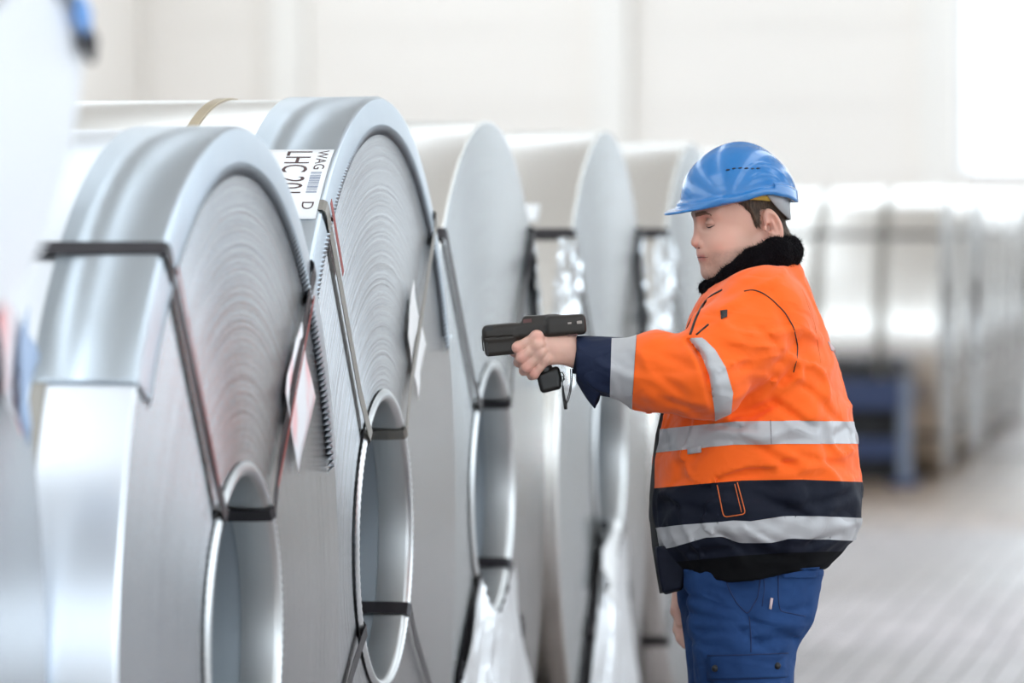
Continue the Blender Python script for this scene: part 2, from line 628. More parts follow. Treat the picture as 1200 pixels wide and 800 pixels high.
# unseen ceiling with roof openings added for their light
sky = [(-10.5, -8.8), (-4.5, -3.8), (1.0, 2.7), (7.0, 8.7)]
bm = bmesh.new()
xs = [X0, -10.5, -8.8, -4.5, -3.8, 1.0, 2.7, 7.0, 8.7, X1]
for i in range(9):
    if i % 2 == 0:
        box(bm, xs[i], xs[i + 1], Y0 if i != 2 else 5.0, 36, H, H + .2)
box(bm, -8.8, -7.5, Y0, 5.0, H, H + .2)
box(bm, -7.5, -4.5, Y0, Y0 + 3, H, H + .2)
far_sky = [(-12.5, -9.2), (-5, -1.7), (4.5, 7.8)]  # openings added to brighten the back wall
xs = [X0, -12.5, -9.2, -5, -1.7, 4.5, 7.8, X1]
for i in range(7):
    if i % 2 == 0:
        box(bm, xs[i], xs[i + 1], 36, Y1, H, H + .2)
    else:
        box(bm, xs[i], xs[i + 1], 36, 36.3, H, H + .2)
        box(bm, xs[i], xs[i + 1], Y1 - 1, Y1, H, H + .2)
for (a, b) in sky:
    for yy in (Y0,):
        box(bm, a, b, yy, yy + 3, H, H + .2)
ce = bm_obj('ceiling', bm, M['ceiling'])
tag(ce, kind='structure')
for (a, b) in sky:
    sk = box_obj('skylight', (a, b, Y0 + 3, 36, H + .08, H + .10), M['glass'], ce)
box_obj('skylight', (-7.5, -4.5, Y0 + 3, 5.0, H + .08, H + .10), M['glass'], ce)  # opening added to brighten the coil bodies and the man
for (a, b) in far_sky:
    sk = box_obj('skylight', (a, b, 36.3, Y1 - 1, H + .08, H + .10), M['glass'], ce)
bm = bmesh.new()
for yy in np.arange(Y0 + 4, Y1, 8.0):
    box(bm, X0, X1, yy - .15, yy + .15, H - .6, H - .02)
tr_ = bm_obj('roof_truss', bm, M['ceiling'], ce)

# ------------------------------------------------------------------ steel coils
DOME = .004
def polar(r, phi, x):
    return (x, r * math.sin(phi), r * math.cos(phi))


def polar_sheet(name, r_of, x_of, p0, p1, nphi, nr, material, parent, thick=0.0015, smooth=True):
    """sheet over the coil end: r_of(s,phi), x_of(s,phi), s in 0..1"""
    V, F = [], []
    for i in range(nphi + 1):
        p = p0 + (p1 - p0) * i / nphi
        for k in range(nr + 1):
            s = k / nr
            V.append(polar(r_of(s, p), p, x_of(s, p)))
    for i in range(nphi):
        for k in range(nr):
            a = i * (nr + 1) + k
            F.append((a, a + 1, a + nr + 2, a + nr + 1))
    o = obj_from(name, V, F, material, parent, smooth)
    md = o.modifiers.new('thickness', 'SOLIDIFY')
    md.thickness = thick
    md.offset = 0
    return o


def vnoise2(seed):
    g = np.random.default_rng(seed).random((64, 64))
    def f(a, b):
        i, j = math.floor(a), math.floor(b)
        fa, fb = a - i, b - j
        fa = fa * fa * (3 - 2 * fa)
        fb = fb * fb * (3 - 2 * fb)
        i0, i1, j0, j1 = i % 64, (i + 1) % 64, j % 64, (j + 1) % 64
        return (g[i0, j0] * (1 - fa) * (1 - fb) + g[i1, j0] * fa * (1 - fb) + g[i0, j1] * (1 - fa) * fb + g[i1, j1] * fa * fb) - .5
    return f


def winding_mesh(R, rb, W, seed, nring=64, seg=176):
    g = np.random.default_rng(seed)
    radii = np.linspace(rb, R - .004, nring)
    xo = np.cumsum(g.normal(0, .00003, nring))
    xo -= np.linspace(xo[0], xo[-1], nring)
    xo += g.normal(0, .00002, nring) + DOME * (1 - (radii - rb) / (R - rb))
    prof = [(-W, rb)]
    prof += [(-0.3, rb), (-0.01, rb)]
    nb = len(prof)
    prof += list(zip(xo, radii))
    nf = len(prof)
    prof += [(-.003, R - .0005), (-.006, R), (-W * .5, R), (-W + .004, R), (-W, R - .004)]
    V = []
    for (x, r_) in prof:
        for k in range(seg):
            V.append(polar(r_, 2 * math.pi * k / seg, x))
    F, idx = [], []
    n = len(prof)
    for i in range(n):
        j = (i + 1) % n
        for k in range(seg):
            k2 = (k + 1) % seg
            F.append((i * seg + k, j * seg + k, j * seg + k2, i * seg + k2))
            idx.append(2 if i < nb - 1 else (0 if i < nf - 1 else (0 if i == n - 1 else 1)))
    return V, F, idx


def strap_path(R, rb, phi, W, bore_sag=0.0):
    o = 0.008
    pts = [(-W - o, R * .6)]
    pts = []
    for x in (-W, -W * .6, -W * .3, -.05, -.012):
        pts.append((x, R + o))
    pts += [(.003, R + o), (.0085, R + .002), (.010, R - .012), (.009, R - .04)]
    for s in (.2, .4, .6, .8):
        pts.append((.009, R + (rb - R) * s))
    pts += [(.014, rb + .025), (.016, rb + .004), (.010, rb - .006), (-.02, rb - .008), (-.2, rb - .008), (-.6, rb - .006), (-W, rb - .006)]
    return [Vector(polar(r_, phi, x)) for (x, r_) in pts]


def ribbon(name, pts, side, w, t, material, parent):
    """flat strap; side = width direction"""
    V, F = [], []
    n = len(pts)
    side = Vector(side).normalized()
    for i, p in enumerate(pts):
        tg = (pts[min(i + 1, n - 1)] - pts[max(i - 1, 0)]).normalized()
        nrm = tg.cross(side).normalized()
        for (a, b) in ((-1, -1), (1, -1), (1, 1), (-1, 1)):
            V.append(p + side * (a * w / 2) + nrm * (b * t / 2))
    for i in range(n - 1):
        for k in range(4):
            k2 = (k + 1) % 4
            F.append((i * 4 + k, i * 4 + k2, (i + 1) * 4 + k2, (i + 1) * 4 + k))
    F.append((0, 3, 2, 1))
    F.append(tuple((n - 1) * 4 + k for k in range(4)))
    return obj_from(name, V, F, material, parent)


def buckle(parent, phi, r_, material, x=.012):
    rad = Vector((0, math.sin(phi), math.cos(phi)))
    tan = Vector((0, math.cos(phi), -math.sin(phi)))
    bm = bmesh.new()
    box(bm, -.004, .005, -.019, .019, -.028, .028, bev=.002)
    for s in (-1, 1):
        box(bm, .003, .007, -.017, .017, s * .02 - .005, s * .02 + .005, bev=.002)
    mt = Matrix(((1, 0, 0, x), (0, tan.y, rad.y, rad.y * r_), (0, tan.z, rad.z, rad.z * r_), (0, 0, 0, 1)))
    bm.transform(mt)
    return bm_obj('strap_seal', bm, material, parent)


def face_paper(name, corners, x, material, parent, n=8, curl=.006, seed=1, thick=.0012):
    """four-cornered sheet on the end face; corners as (y,z)"""
    f = vnoise2(seed)
    V, F = [], []
    A, B, C_, D_ = [Vector((0, *c)) for c in corners]
    for i in range(n + 1):
        for k in range(n + 1):
            s, t = i / n, k / n
            p = A * (1 - s) * (1 - t) + B * s * (1 - t) + C_ * s * t + D_ * (1 - s) * t
            p.x = x + .004 + curl * (1 + 1.6 * f(s * 4, t * 4)) + curl * 1.2 * abs(s - .5) * abs(t - .5) * 4
            V.append(p)
    for i in range(n):
        for k in range(n):
            a = i * (n + 1) + k
            F.append((a, a + 1, a + n + 2, a + n + 1))
    o = obj_from(name, V, F, material, parent, True)
    md = o.modifiers.new('thickness', 'SOLIDIFY')
    md.thickness = thick
    return o


def edge_protector(parent, R, p0, p1, fw, bw, pitch=.0135, seed=3, material=None):
    """L-shaped sheet on the rim: toothed flange on the end face, smooth flange round the body"""
    material = material or M['plate']
    n = int(R * (p1 - p0) / pitch) * 2
    V, F = [], []
    o = .006
    rows = 7
    f = vnoise2(seed)
    for i in range(n + 1):
        p = p0 + (p1 - p0) * i / n
        tooth = i % 2
        w = .0015 * f(p * 9, 0)
        lift = .004 if tooth else 0.0
        V += [polar(R + o, p, -bw), polar(R + o + w, p, -bw * .5), polar(R + o + .001, p, -.006), polar(R + .001, p, .003),
              polar(R - fw * .35, p, .0055), polar(R - fw * .72, p, .0065), polar(R - fw + (.016 if tooth else -.003), p, .0125 if tooth else .0015)]
    for i in range(n):
        for k in range(rows - 1):
            a = i * rows + k
            F.append((a, a + 1, a + rows + 1, a + rows))
    ob = obj_from('edge_protector', V, F, material, parent, False)
    smooth_angle(ob, 50)
    md = ob.modifiers.new('thickness', 'SOLIDIFY')
    md.thickness = .0015
    md.offset = -1
    return ob


def bore_ring(parent, rb, seed=5, w=.02):
    seg = 240
    prof = [(-.06, rb - .0035), (-.004, rb - .0045), (.007, rb - .002), (.011, rb + .004), (.010, rb + w * .55), (.004, rb + w)]
    V, F = [], []
    for i in range(seg):
        p = 2 * math.pi * i / seg
        k_ = .0018 * (i % 2)
        for q, (x, r_) in enumerate(prof):
            V.append(polar(r_ + (k_ if q > 2 else 0), p, x + (k_ if q > 2 else 0)))
    n = len(prof)
    for i in range(seg):
        j = (i + 1) % seg
        for k in range(n - 1):
            F.append((i * n + k, i * n + k + 1, j * n + k + 1, j * n + k))
    o = obj_from('bore_ring', V, F, M['ring'], parent, True)
    return o


def foil_patch(parent, R, p0, p1, seed, depth=.11, amp=.018, bw=.03):
    f = vnoise2(seed)
    f2 = vnoise2(seed + 50)
    V, F = [], []
    nphi = int(abs(p1 - p0) * R / .018)
    prof = [(0, -bw), (0, -bw * .6), (0, -bw * .3), (0, -.02), (0, .006), (-.25, .010), (-.5, .010), (-.75, .012), (-1.0, .016)]
    n = len(prof)
    for i in range(nphi + 1):
        p = p0 + (p1 - p0) * i / nphi
        for k, (dr, x) in enumerate(prof):
            a = f(i * .22 + 5, k * .55) + .6 * f2(i * .5, k * .9)
            onf = k >= 4
            zig = (1 if k == n - 1 else 0) * .035 * f2(i * .8, 3)
            if onf:
                V.append(polar(R + .003 + dr * depth + (zig if dr < 0 else 0), p, x + abs(a) * amp * 1.5))
            else:
                V.append(polar(R + .003 + abs(a) * amp * .35, p, x))
    for i in range(nphi):
        for k in range(n - 1):
            a = i * n + k
            F.append((a, a + 1, a + n + 1, a + n))
    o = obj_from('foil_edge', V, F, M['foil'], parent, False)
    md = o.modifiers.new('thickness', 'SOLIDIFY')
    md.thickness = .001
    return o


def bottom_cover(parent, R, rb, p0, p1, seed, material=None, amp=.02):
    f = vnoise2(seed)
    def rr(s, p):
        return rb + .005 + (R - rb) * s * .97
    def xx(s, p):
        return .010 + amp * abs(f(p * 7 + 3, s * 2.5)) * 1.6 + amp * .8 * abs(f(p * 19, s * 1.5 + 9))
    return polar_sheet('face_cover', rr, xx, p0, p1, 40, 14, material or M['cover'], parent, .001, False)


R_ = math.radians
COILS = []
def make_coil(name, x, y, zc, R, rb, W, label, group, face='face_grey', seed=1, body='sheet', strap='strap', phis=(-41, 41, 125, -125), nring=64, seg=176, ring=True, strap_w=.030, seals=()):
    root = empty(name, (x, y, zc - R))
    COILS.append((root, R, rb))
    tag(root, label, 'steel coil', group)
    hub = Matrix.Translation((0, 0, R))
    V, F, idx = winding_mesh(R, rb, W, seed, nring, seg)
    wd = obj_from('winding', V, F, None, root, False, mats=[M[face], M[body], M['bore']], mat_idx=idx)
    wd.location = (0, 0, R)
    smooth_angle(wd, 40)
    parts = [wd]
    if ring:
        o = bore_ring(root, rb, seed)
        o.location = (0, 0, R)
    for k, ph in enumerate(phis):
        pts = strap_path(R, rb, R_(ph), W)
        tan = (0, math.cos(R_(ph)), -math.sin(R_(ph)))
        s = ribbon('strap', pts, tan, strap_w, .0016, M[strap], root)
        s.location = (0, 0, R)
        if k in seals:
            buckle(s, R_(ph), rb + (R - rb) * (.42 + .1 * (k % 2)), M['strap'])
    return root


def sub(o, R):
    o.location = (0, 0, R)
    return o


def girth_strap(root, R, x, material, w=.032, name='girth_strap'):
    V, F = [], []
    seg = 160
    for i in range(seg):
        p = 2 * math.pi * i / seg
        V += [polar(R + .001, p, x - w / 2), polar(R + .0045, p, x - w / 2), polar(R + .0045, p, x + w / 2), polar(R + .001, p, x + w / 2)]
    for i in range(seg):
        j = (i + 1) % seg
        for k in range(3):
            F.append((i * 4 + k, i * 4 + k + 1, j * 4 + k + 1, j * 4 + k))
    return sub(obj_from(name, V, F, material, root, False), R)

GR = 'steel coils in the near row'
# second-tier and nearest coils
c0 = make_coil('steel_coil', -1.95, 4.62, .945, .92, .30, 1.3, 'steel coil at the near end of the row, beyond the left edge of the photo', GR, seed=11, nring=30)
c1 = make_coil('steel_coil', -1.95, 6.49, .945, .925, .30, 1.3, 'blurred steel coil cut by the left edge, with a red and blue tag on it', GR, seed=12, body='sheet_cool', nring=40)
cu = make_coil('steel_coil', -1.545, 5.58, 2.10, .535, .15, 1.3, 'bright white coil lying on top of the row at the upper left corner', None, 'white_wrap', seed=13, body='white_wrap', phis=(111, -41, 200, -125), nring=40, strap_w=.016)
# a blue clip and dark seal on its visible strap
sub(buckle(cu, R_(111), .455, M['clip_blue']), .535).name = 'strap_clip'
sub(buckle(cu, R_(113), .50, M['strap']), .535)

# coil two, foreground
R2 = .893
c2 = make_coil('steel_coil', -1.846, 8.34, .938, R2, .290, 1.3, 'foreground steel coil with pinkish paper square on its grey face and a blue-white body', GR, seed=21, body='sheet_cool', phis=(-40, 44, 128, -128), nring=80, seg=220)
sub(edge_protector(c2, R2, R_(-58), R_(72), .078, .175, seed=31), R2)
sub(girth_strap(c2, R2, -.160, M['strap_steel'], .024), R2)
sub(face_paper('paper_square', [(.48, .545), (.615, .40), (.46, .265), (.335, .42)], 0, M['paper_red'], c2, seed=4, curl=.003), R2)
# red-edged filler strip lying under the left strap
pts = [Vector(polar(r_, R_(-38.4), .012)) for r_ in np.linspace(.84, .33, 8)]
sub(ribbon('red_strip', pts, (0, math.cos(R_(-40)), -math.sin(R_(-40))), .007, .001, M['red'], c2), R2)
pts = [Vector(polar(r_, R_(45.4), .012)) for r_ in np.linspace(.84, .33, 8)]
sub(ribbon('red_strip', pts, (0, math.cos(R_(45)), -math.sin(R_(45))), .007, .001, M['red'], c2), R2)
sub(face_paper('paper_tag', [(.62, .66), (.73, .55), (.70, .40), (.60, .50)], 0, M['paper_red'], c1, seed=8), .925)
sub(face_paper('blue_tag', [(.70, .60), (.76, .52), (.72, .38), (.66, .46)], .012, M['blue_tag'], c1, n=4, seed=9), .925)

# coil three, in focus, with the printed label
R3 = .940
c3 = make_coil('steel_coil', -1.95, 10.20, .985, R3, .302, 1.35, 'sharply focused steel coil with a white printed label and toothed rim, left of the scanner', GR, seed=33, phis=(-41, 43, 124, -124), nring=110, seg=260, strap='strap_steel')
sub(edge_protector(c3, R3, R_(-62), R_(64), .072, .185, pitch=.0128, seed=32), R3)
for st in [o for o in c3.children if o.name.startswith('strap')][2:]:
    st.data.materials[0] = M['strap']
sub(girth_strap(c3, R3, -.33, M['strap_gold'], .022), R3)
sub(face_paper('paper_square', [(.335, .55), (.485, .405), (.40, .285), (.265, .43)], 0, M['paper_white'], c3, n=14, curl=.0025, seed=14), R3)
pts = [Vector(polar(r_, R_(-39.0), .012)) for r_ in np.linspace(.93, .74, 5)]
sub(ribbon('red_strip', pts, (0, math.cos(R_(-40)), -math.sin(R_(-40))), .016, .001, M['red'], c3), R3)


def curved_patch(name, parent, R, xa, xb, pa, pb, off, material, n=14, rounded=0.0):
    V, F = [], []
    for i in range(n + 1):
        p = pa + (pb - pa) * i / n
        V += [polar(R + off, p, xa), polar(R + off, p, xb)]
    for i in range(n):
        F.append((2 * i, 2 * i + 1, 2 * i + 3, 2 * i + 2))
    o = obj_from(name, V, F, material, parent, True)
    md = o.modifiers.new('thickness', 'SOLIDIFY')
    md.thickness = .0012
    md.offset = 0
    return sub(o, R)


def label_text(body, parent, R, off, x_base, phi0, height, adv, material):
    """text wrapped round the coil body, reading downwards, letter tops towards the end face"""
    cu_ = bpy.data.curves.new('text', 'FONT')
    cu_.body = body
    cu_.resolution_u = 3
    tmp = bpy.data.objects.new('text', cu_)
    COL.objects.link(tmp)
    dg = bpy.context.evaluated_depsgraph_get()
    dg.update()
    me = bpy.data.meshes.new_from_object(tmp.evaluated_get(dg))
    bpy.data.objects.remove(tmp)
    co = np.array([v.co[:] for v in me.vertices])
    co[:, 0] -= co[:, 0].min()
    h = max(.01, co[:, 1].max())
    wtot = co[:, 0].max()
    for v, c in zip(me.vertices, co):
        phi = phi0 - (c[0] / wtot * adv) / R
        v.co = polar(R + off, phi, x_base + c[1] / h * height)
    o = link_mesh('print', me, material, parent)
    return o

lab = curved_patch('label', c3, R3, -.175, -.006, R_(-29.3), R_(-43.6), .009, M['paper_label'])
label_text('LHC 201', lab, R3, .0102, -.100, R_(-29.8), .052, .150, M['ink'])
label_text('WAG', lab, R3, .0102, -.036, R_(-29.6), .022, .072, M['ink'])
label_text('D', lab, R3, .0102, -.040, R_(-40.6), .024, .022, M['ink'])
V, F = [], []
ph = R_(-34.6)
g2 = np.random.default_rng(5)
while ph > R_(-38.6):
    w = float(g2.choice([.0016, .0026, .0038])) / R3
    b0 = len(V)
    V += [polar(R3 + .0102, ph, -.038), polar(R3 + .0102, ph, -.016), polar(R3 + .0102, ph - w, -.016), polar(R3 + .0102, ph - w, -.038)]
    F.append((b0, b0 + 1, b0 + 2, b0 + 3))
    ph -= w + float(g2.choice([.0014, .002, .003])) / R3
obj_from('barcode', V, F, M['ink_blue'], lab)
# fine outline on the label
V, F = [], []

# coil four
R4 = .930
c4 = make_coil('steel_coil', -2.03, 12.08, .985, R4, .304, 1.3, 'steel coil whose open eye shows just below the barcode scanner', GR, 'face_soft', seed=41, phis=(-46, 46, 132, -132), nring=60, seals=(2, 3))
for a, b, s in ((47, 70, 1), (-60, -88, 2)):
    sub(foil_patch(c4, R4, R_(a), R_(b), 60 + s), R4)
sub(bottom_cover(c4, R4, .304, R_(133), R_(229), 71), R4)
# coil five
R5 = .935
c5 = make_coil('steel_coil', -2.0, 13.96, .985, R5, .303, 1.3, 'steel coil behind the outstretched wrist, with a torn white tag beside its eye', GR, 'face_soft', seed=51, phis=(-47, 47, 139, -139), nring=50, seals=(2, 3))
for a, b, s in ((47, 80, 3), (-48, -76, 4)):
    sub(foil_patch(c5, R5, R_(a), R_(b), 60 + s), R5)
sub(bottom_cover(c5, R5, .303, R_(141), R_(219), 72), R5)
sub(face_paper('torn_tag', [(-.30, -.16), (-.10, -.20), (-.16, -.44), (-.34, -.36)], .012, M['paper_white'], c5, seed=15, curl=.02), R5)
curved_patch('label', c5, R5, -.26, -.10, R_(-40), R_(-44), .006, M['paper_label'])
R6 = .925
c6 = make_coil('steel_coil', -1.985, 15.84, .985, R6, .30, 1.3, 'steel coil directly behind the man, showing left of his helmet brim', GR, 'face_soft', seed=61, phis=(-47, 47, 135, -135), nring=40)
for a, b, s in ((47, 80, 5), (-46, -80, 6)):
    sub(foil_patch(c6, R6, R_(a), R_(b), 60 + s), R6)
c7 = make_coil('steel_coil', -2.0, 17.70, .985, .925, .30, 1.3, 'last steel coil of the near row, almost hidden behind the man', GR, 'face_soft', seed=62, phis=(-47, 47, 135, -135), nring=30)
for c_, R__ in ((c4, R4), (c5, R5), (c6, R6), (c7, .925)):
    pass

# everything lying on a coil end follows its slightly domed face
def dome(o, R, rb):
    for v in o.data.vertices:
        if v.co.x > -.009:
            r_ = min(max(math.hypot(v.co.y, v.co.z), rb), R)
            v.co.x += DOME * (1 - (r_ - rb) / (R - rb))
    for c in o.children:
        if c.type == 'MESH':
            dome(c, R, rb)


def dome_coils():
    for (root, R, rb) in COILS:
        for c in root.children:
            if not c.name.startswith('winding'):
                dome(c, R, rb)
    COILS.clear()


dome_coils()
# timber beams wedged between neighbouring coils
ys = [4.62, 6.49, 8.34, 10.20, 12.08, 13.96, 15.84, 17.70]
mids = [3.70] + [(a + b) / 2 for a, b in zip(ys, ys[1:])] + [18.62]
proto = None
for k, ym in enumerate(mids):
    if proto is None:
        bm = bmesh.new()
        prof = [(-.36, 0), (.36, 0), (.36, .05), (.205, .34), (-.205, .34), (-.36, .05)]
        va = [bm.verts.new((-1.25, a, b)) for a, b in prof]
        vb = [bm.verts.new((-.05, a, b)) for a, b in prof]
        bm.faces.new(va[::-1])
        bm.faces.new(vb)
        for i in range(6):
            j = (i + 1) % 6
            bm.faces.new((va[i], va[j], vb[j], vb[i]))
        bmesh.ops.bevel(bm, geom=list(bm.edges), offset=.008, segments=1, affect='EDGES')
        proto = bm_obj('cradle_beam', bm, M['beam'])
        o = proto
    else:
        o = proto.copy()
        COL.objects.link(o)
    o.location = (-2.0, ym, 0)
    nm = ['below the upper left corner', 'between the two coils cut by the left edge', 'left of the pink-tagged coil', 'between the pink-tagged coil and the white-labelled coil',
          'between the white-labelled coil and the one under the scanner', 'right of the coil under the scanner, low at the bottom edge', 'low behind the worker, left of his trousers',
          'hidden behind the worker at the end of the row', 'closing the far end of the near row'][k]
    tag(o, 'dark brown cradle beam on the floor ' + nm, 'beam', 'cradle beams under the near row')

# far row
GF = 'far row of steel coils'
far = None
for k in range(6):
    y = 31.04 + 1.86 * k
    if far is None:
        o = make_coil('steel_coil', 0, 0, .92, .90, .30, 1.35, '', GF, 'face_soft', seed=81, phis=(-47, 47, 135, -135), nring=14, seg=96, ring=True)
        girth_strap(o, .90, -.36, M['strap_steel'], .07)
        girth_strap(o, .90, -.76, M['strap_steel'], .07)
        dome_coils()
        far = o
    else:
        o = copy_tree(far)
    o.location = (-2.245 + .02 * math.sin(k * 2.1), y, .02)
    tag(o, None, 'steel coil', GF)
    if k == 0:
        o['label'] = 'nearest coil of the blurred far row, cream body with dark straps, right of the man'
        del o['group']
    else:
        o['label'] = ['', 'second steel coil from the front of the blurred far row', 'third steel coil from the front of the blurred far row', 'fourth steel coil of the blurred far row, counting from the cradle end',
                      'fifth steel coil of the blurred far row, near the right edge of the photo', 'last visible steel coil of the blurred far row, cut by the right edge'][k]
# blue cradle in front of the far row
cr = empty('steel_cradle', (-2.80, 29.80, 0))
tag(cr, 'dark blue steel cradle on the floor in front of the far row', 'rack')
box_obj('crossbeam', (-1.1, .37, -.12, .02, .47, .65), M['blue_steel'], cr, .01)
box_obj('crossbeam', (-1.1, .37, -.10, .02, .17, .29), M['blue_steel'], cr, .01)
box_obj('back_panel', (-1.05, .33, .03, .07, .03, .62), M['dark_inside'], cr)  # dark sheet filling the space between the beams
for xx in (-1.06, .38):
    p_ = box_obj('post', (xx - .035, xx + .035, -.12, .10, .04, .66), M['blue_steel_light'], cr, .008)
    box_obj('foot', (xx - .09, xx + .09, -.16, .14, 0, .04), M['blue_steel'], cr, .005)

# ------------------------------------------------------------------ signed-distance modelling helpers
D_MAN = 10.0
U0 = (870 - 600) / FPX * D_MAN
MAN_LOC = RH * U0 + FH * D_MAN
F32 = np.float32


def P(px, py, Y=0.0):
    """person-frame point (X image right, Y away, Z up) seen at px, py with depth offset Y"""
    w = at(px, py, D_MAN + Y)
    return np.array([w.dot(RH) - U0, Y, w.z])


def PX_of(X, Y):
    return (X + U0) * FPX / (D_MAN + Y) + 600


def PY_of(Z, Y):
    return 246 - (Z - CAMZ) / (D_MAN + Y) * FPX


def smin(a, b, k):
    h = np.maximum(k - np.abs(a - b), 0) / k
    return np.minimum(a, b) - h * h * k * 0.25


def smax(a, b, k):
    return -smin(-a, -b, k)


def d_ell(p, c, r):
    q0, q1, q2 = (p[0] - c[0]) / r[0], (p[1] - c[1]) / r[1], (p[2] - c[2]) / r[2]
    k0 = np.sqrt(q0 * q0 + q1 * q1 + q2 * q2)
    k1 = np.sqrt((q0 / r[0]) ** 2 + (q1 / r[1]) ** 2 + (q2 / r[2]) ** 2) + 1e-9
    return k0 * (k0 - 1) / k1


def d_cap(p, a, b, ra, rb):
    a, b = np.asarray(a, float), np.asarray(b, float)
    ab = b - a
    L2 = float(ab @ ab) + 1e-12
    t = ((p[0] - a[0]) * ab[0] + (p[1] - a[1]) * ab[1] + (p[2] - a[2]) * ab[2]) / L2
    t = np.clip(t, 0, 1)
    dx, dy, dz = p[0] - a[0] - t * ab[0], p[1] - a[1] - t * ab[1], p[2] - a[2] - t * ab[2]
    return np.sqrt(dx * dx + dy * dy + dz * dz) - (ra + (rb - ra) * t)


def d_chain(p, pts, rads, k=0.012):
    d = None
    for i in range(len(pts) - 1):
        q = d_cap(p, pts[i], pts[i + 1], rads[i], rads[i + 1])
        d = q if d is None else smin(d, q, k)
    return d


def d_box(p, c, h, r=0.0, R=None):
    q = [p[0] - c[0], p[1] - c[1], p[2] - c[2]]
    if R is not None:
        q = [R[0][0] * q[0] + R[1][0] * q[1] + R[2][0] * q[2], R[0][1] * q[0] + R[1][1] * q[1] + R[2][1] * q[2], R[0][2] * q[0] + R[1][2] * q[1] + R[2][2] * q[2]]
    ax, ay, az = np.abs(q[0]) - h[0] + r, np.abs(q[1]) - h[1] + r, np.abs(q[2]) - h[2] + r
    return np.sqrt(np.maximum(ax, 0) ** 2 + np.maximum(ay, 0) ** 2 + np.maximum(az, 0) ** 2) + np.minimum(np.maximum(ax, np.maximum(ay, az)), 0) - r


_LAT = rng.random((32, 32, 32)).astype(F32)
def vnoise(x, y, z):
    xi, yi, zi = np.floor(x).astype(int), np.floor(y).astype(int), np.floor(z).astype(int)
    fx, fy, fz = x - xi, y - yi, z - zi
    fx, fy, fz = fx * fx * (3 - 2 * fx), fy * fy * (3 - 2 * fy), fz * fz * (3 - 2 * fz)
    def g(a, b, c):
        return _LAT[(xi + a) & 31, (yi + b) & 31, (zi + c) & 31]
    x00 = g(0, 0, 0) * (1 - fx) + g(1, 0, 0) * fx
    x10 = g(0, 1, 0) * (1 - fx) + g(1, 1, 0) * fx
    x01 = g(0, 0, 1) * (1 - fx) + g(1, 0, 1) * fx
    x11 = g(0, 1, 1) * (1 - fx) + g(1, 1, 1) * fx
    return (x00 * (1 - fy) + x10 * fy) * (1 - fz) + (x01 * (1 - fy) + x11 * fy) * fz - 0.5


def surface_nets(F, xs, ys, zs):
    """returns verts, quads of the zero level of F sampled on the grid"""
    nx, ny, nz = F.shape
    S = F < 0
    corners = [(a, b, c) for a in (0, 1) for b in (0, 1) for c in (0, 1)]
    cnt = np.zeros((nx - 1, ny - 1, nz - 1), dtype=np.int8)
    for (a, b, c) in corners:
        cnt += S[a:nx - 1 + a, b:ny - 1 + b, c:nz - 1 + c]
    act = (cnt > 0) & (cnt < 8)
    ii, jj, kk = np.nonzero(act)
    ids = -np.ones(act.shape, dtype=np.int64)
    ids[ii, jj, kk] = np.arange(len(ii))
    acc = np.zeros((len(ii), 3))
    num = np.zeros(len(ii))
    ax = [xs, ys, zs]
    for c0 in corners:
        for d in range(3):
            if c0[d] == 1:
                continue
            c1 = list(c0)
            c1[d] = 1
            f0 = F[ii + c0[0], jj + c0[1], kk + c0[2]]
            f1 = F[ii + c1[0], jj + c1[1], kk + c1[2]]
            m_ = (f0 < 0) != (f1 < 0)
            t = np.where(m_, f0 / np.where(m_, f0 - f1, 1), 0)
            p0 = np.stack([xs[ii + c0[0]], ys[jj + c0[1]], zs[kk + c0[2]]], 1)
            step = ax[d][np.stack([ii, jj, kk], 1)[:, d] + 1] - ax[d][np.stack([ii, jj, kk], 1)[:, d]]
            p0[:, d] += t * step
            acc[m_] += p0[m_]
            num[m_] += 1
    V = acc / num[:, None]
    Q = []
    # x edges
    s0, s1 = S[:-1, 1:-1, 1:-1], S[1:, 1:-1, 1:-1]
    def quads(e, da, db, dc, dd, flip):
        i, j, k = np.nonzero(e)
        q = np.stack([ids[i + o[0], j + o[1], k + o[2]] for o in (da, db, dc, dd)], 1)
        return q[:, ::-1] if flip else q
    for flip in (False, True):
        e = (s0 & ~s1) if not flip else (~s0 & s1)
        Q.append(quads(e, (0, 0, 0), (0, 1, 0), (0, 1, 1), (0, 0, 1), flip))
    s0, s1 = S[1:-1, :-1, 1:-1], S[1:-1, 1:, 1:-1]
    for flip in (False, True):
        e = (s0 & ~s1) if not flip else (~s0 & s1)
        Q.append(quads(e, (0, 0, 0), (0, 0, 1), (1, 0, 1), (1, 0, 0), flip))
    s0, s1 = S[1:-1, 1:-1, :-1], S[1:-1, 1:-1, 1:]
    for flip in (False, True):
        e = (s0 & ~s1) if not flip else (~s0 & s1)
        Q.append(quads(e, (0, 0, 0), (1, 0, 0), (1, 1, 0), (0, 1, 0), flip))
    Q = np.concatenate(Q)
    Q = Q[(Q >= 0).all(1)]
    return V, Q


def sample(fn, lo, hi, h):
    xs, ys, zs = [np.arange(lo[i], hi[i] + h, h) for i in range(3)]
    g = np.meshgrid(xs, ys, zs, indexing='ij')
    return fn(g), xs, ys, zs


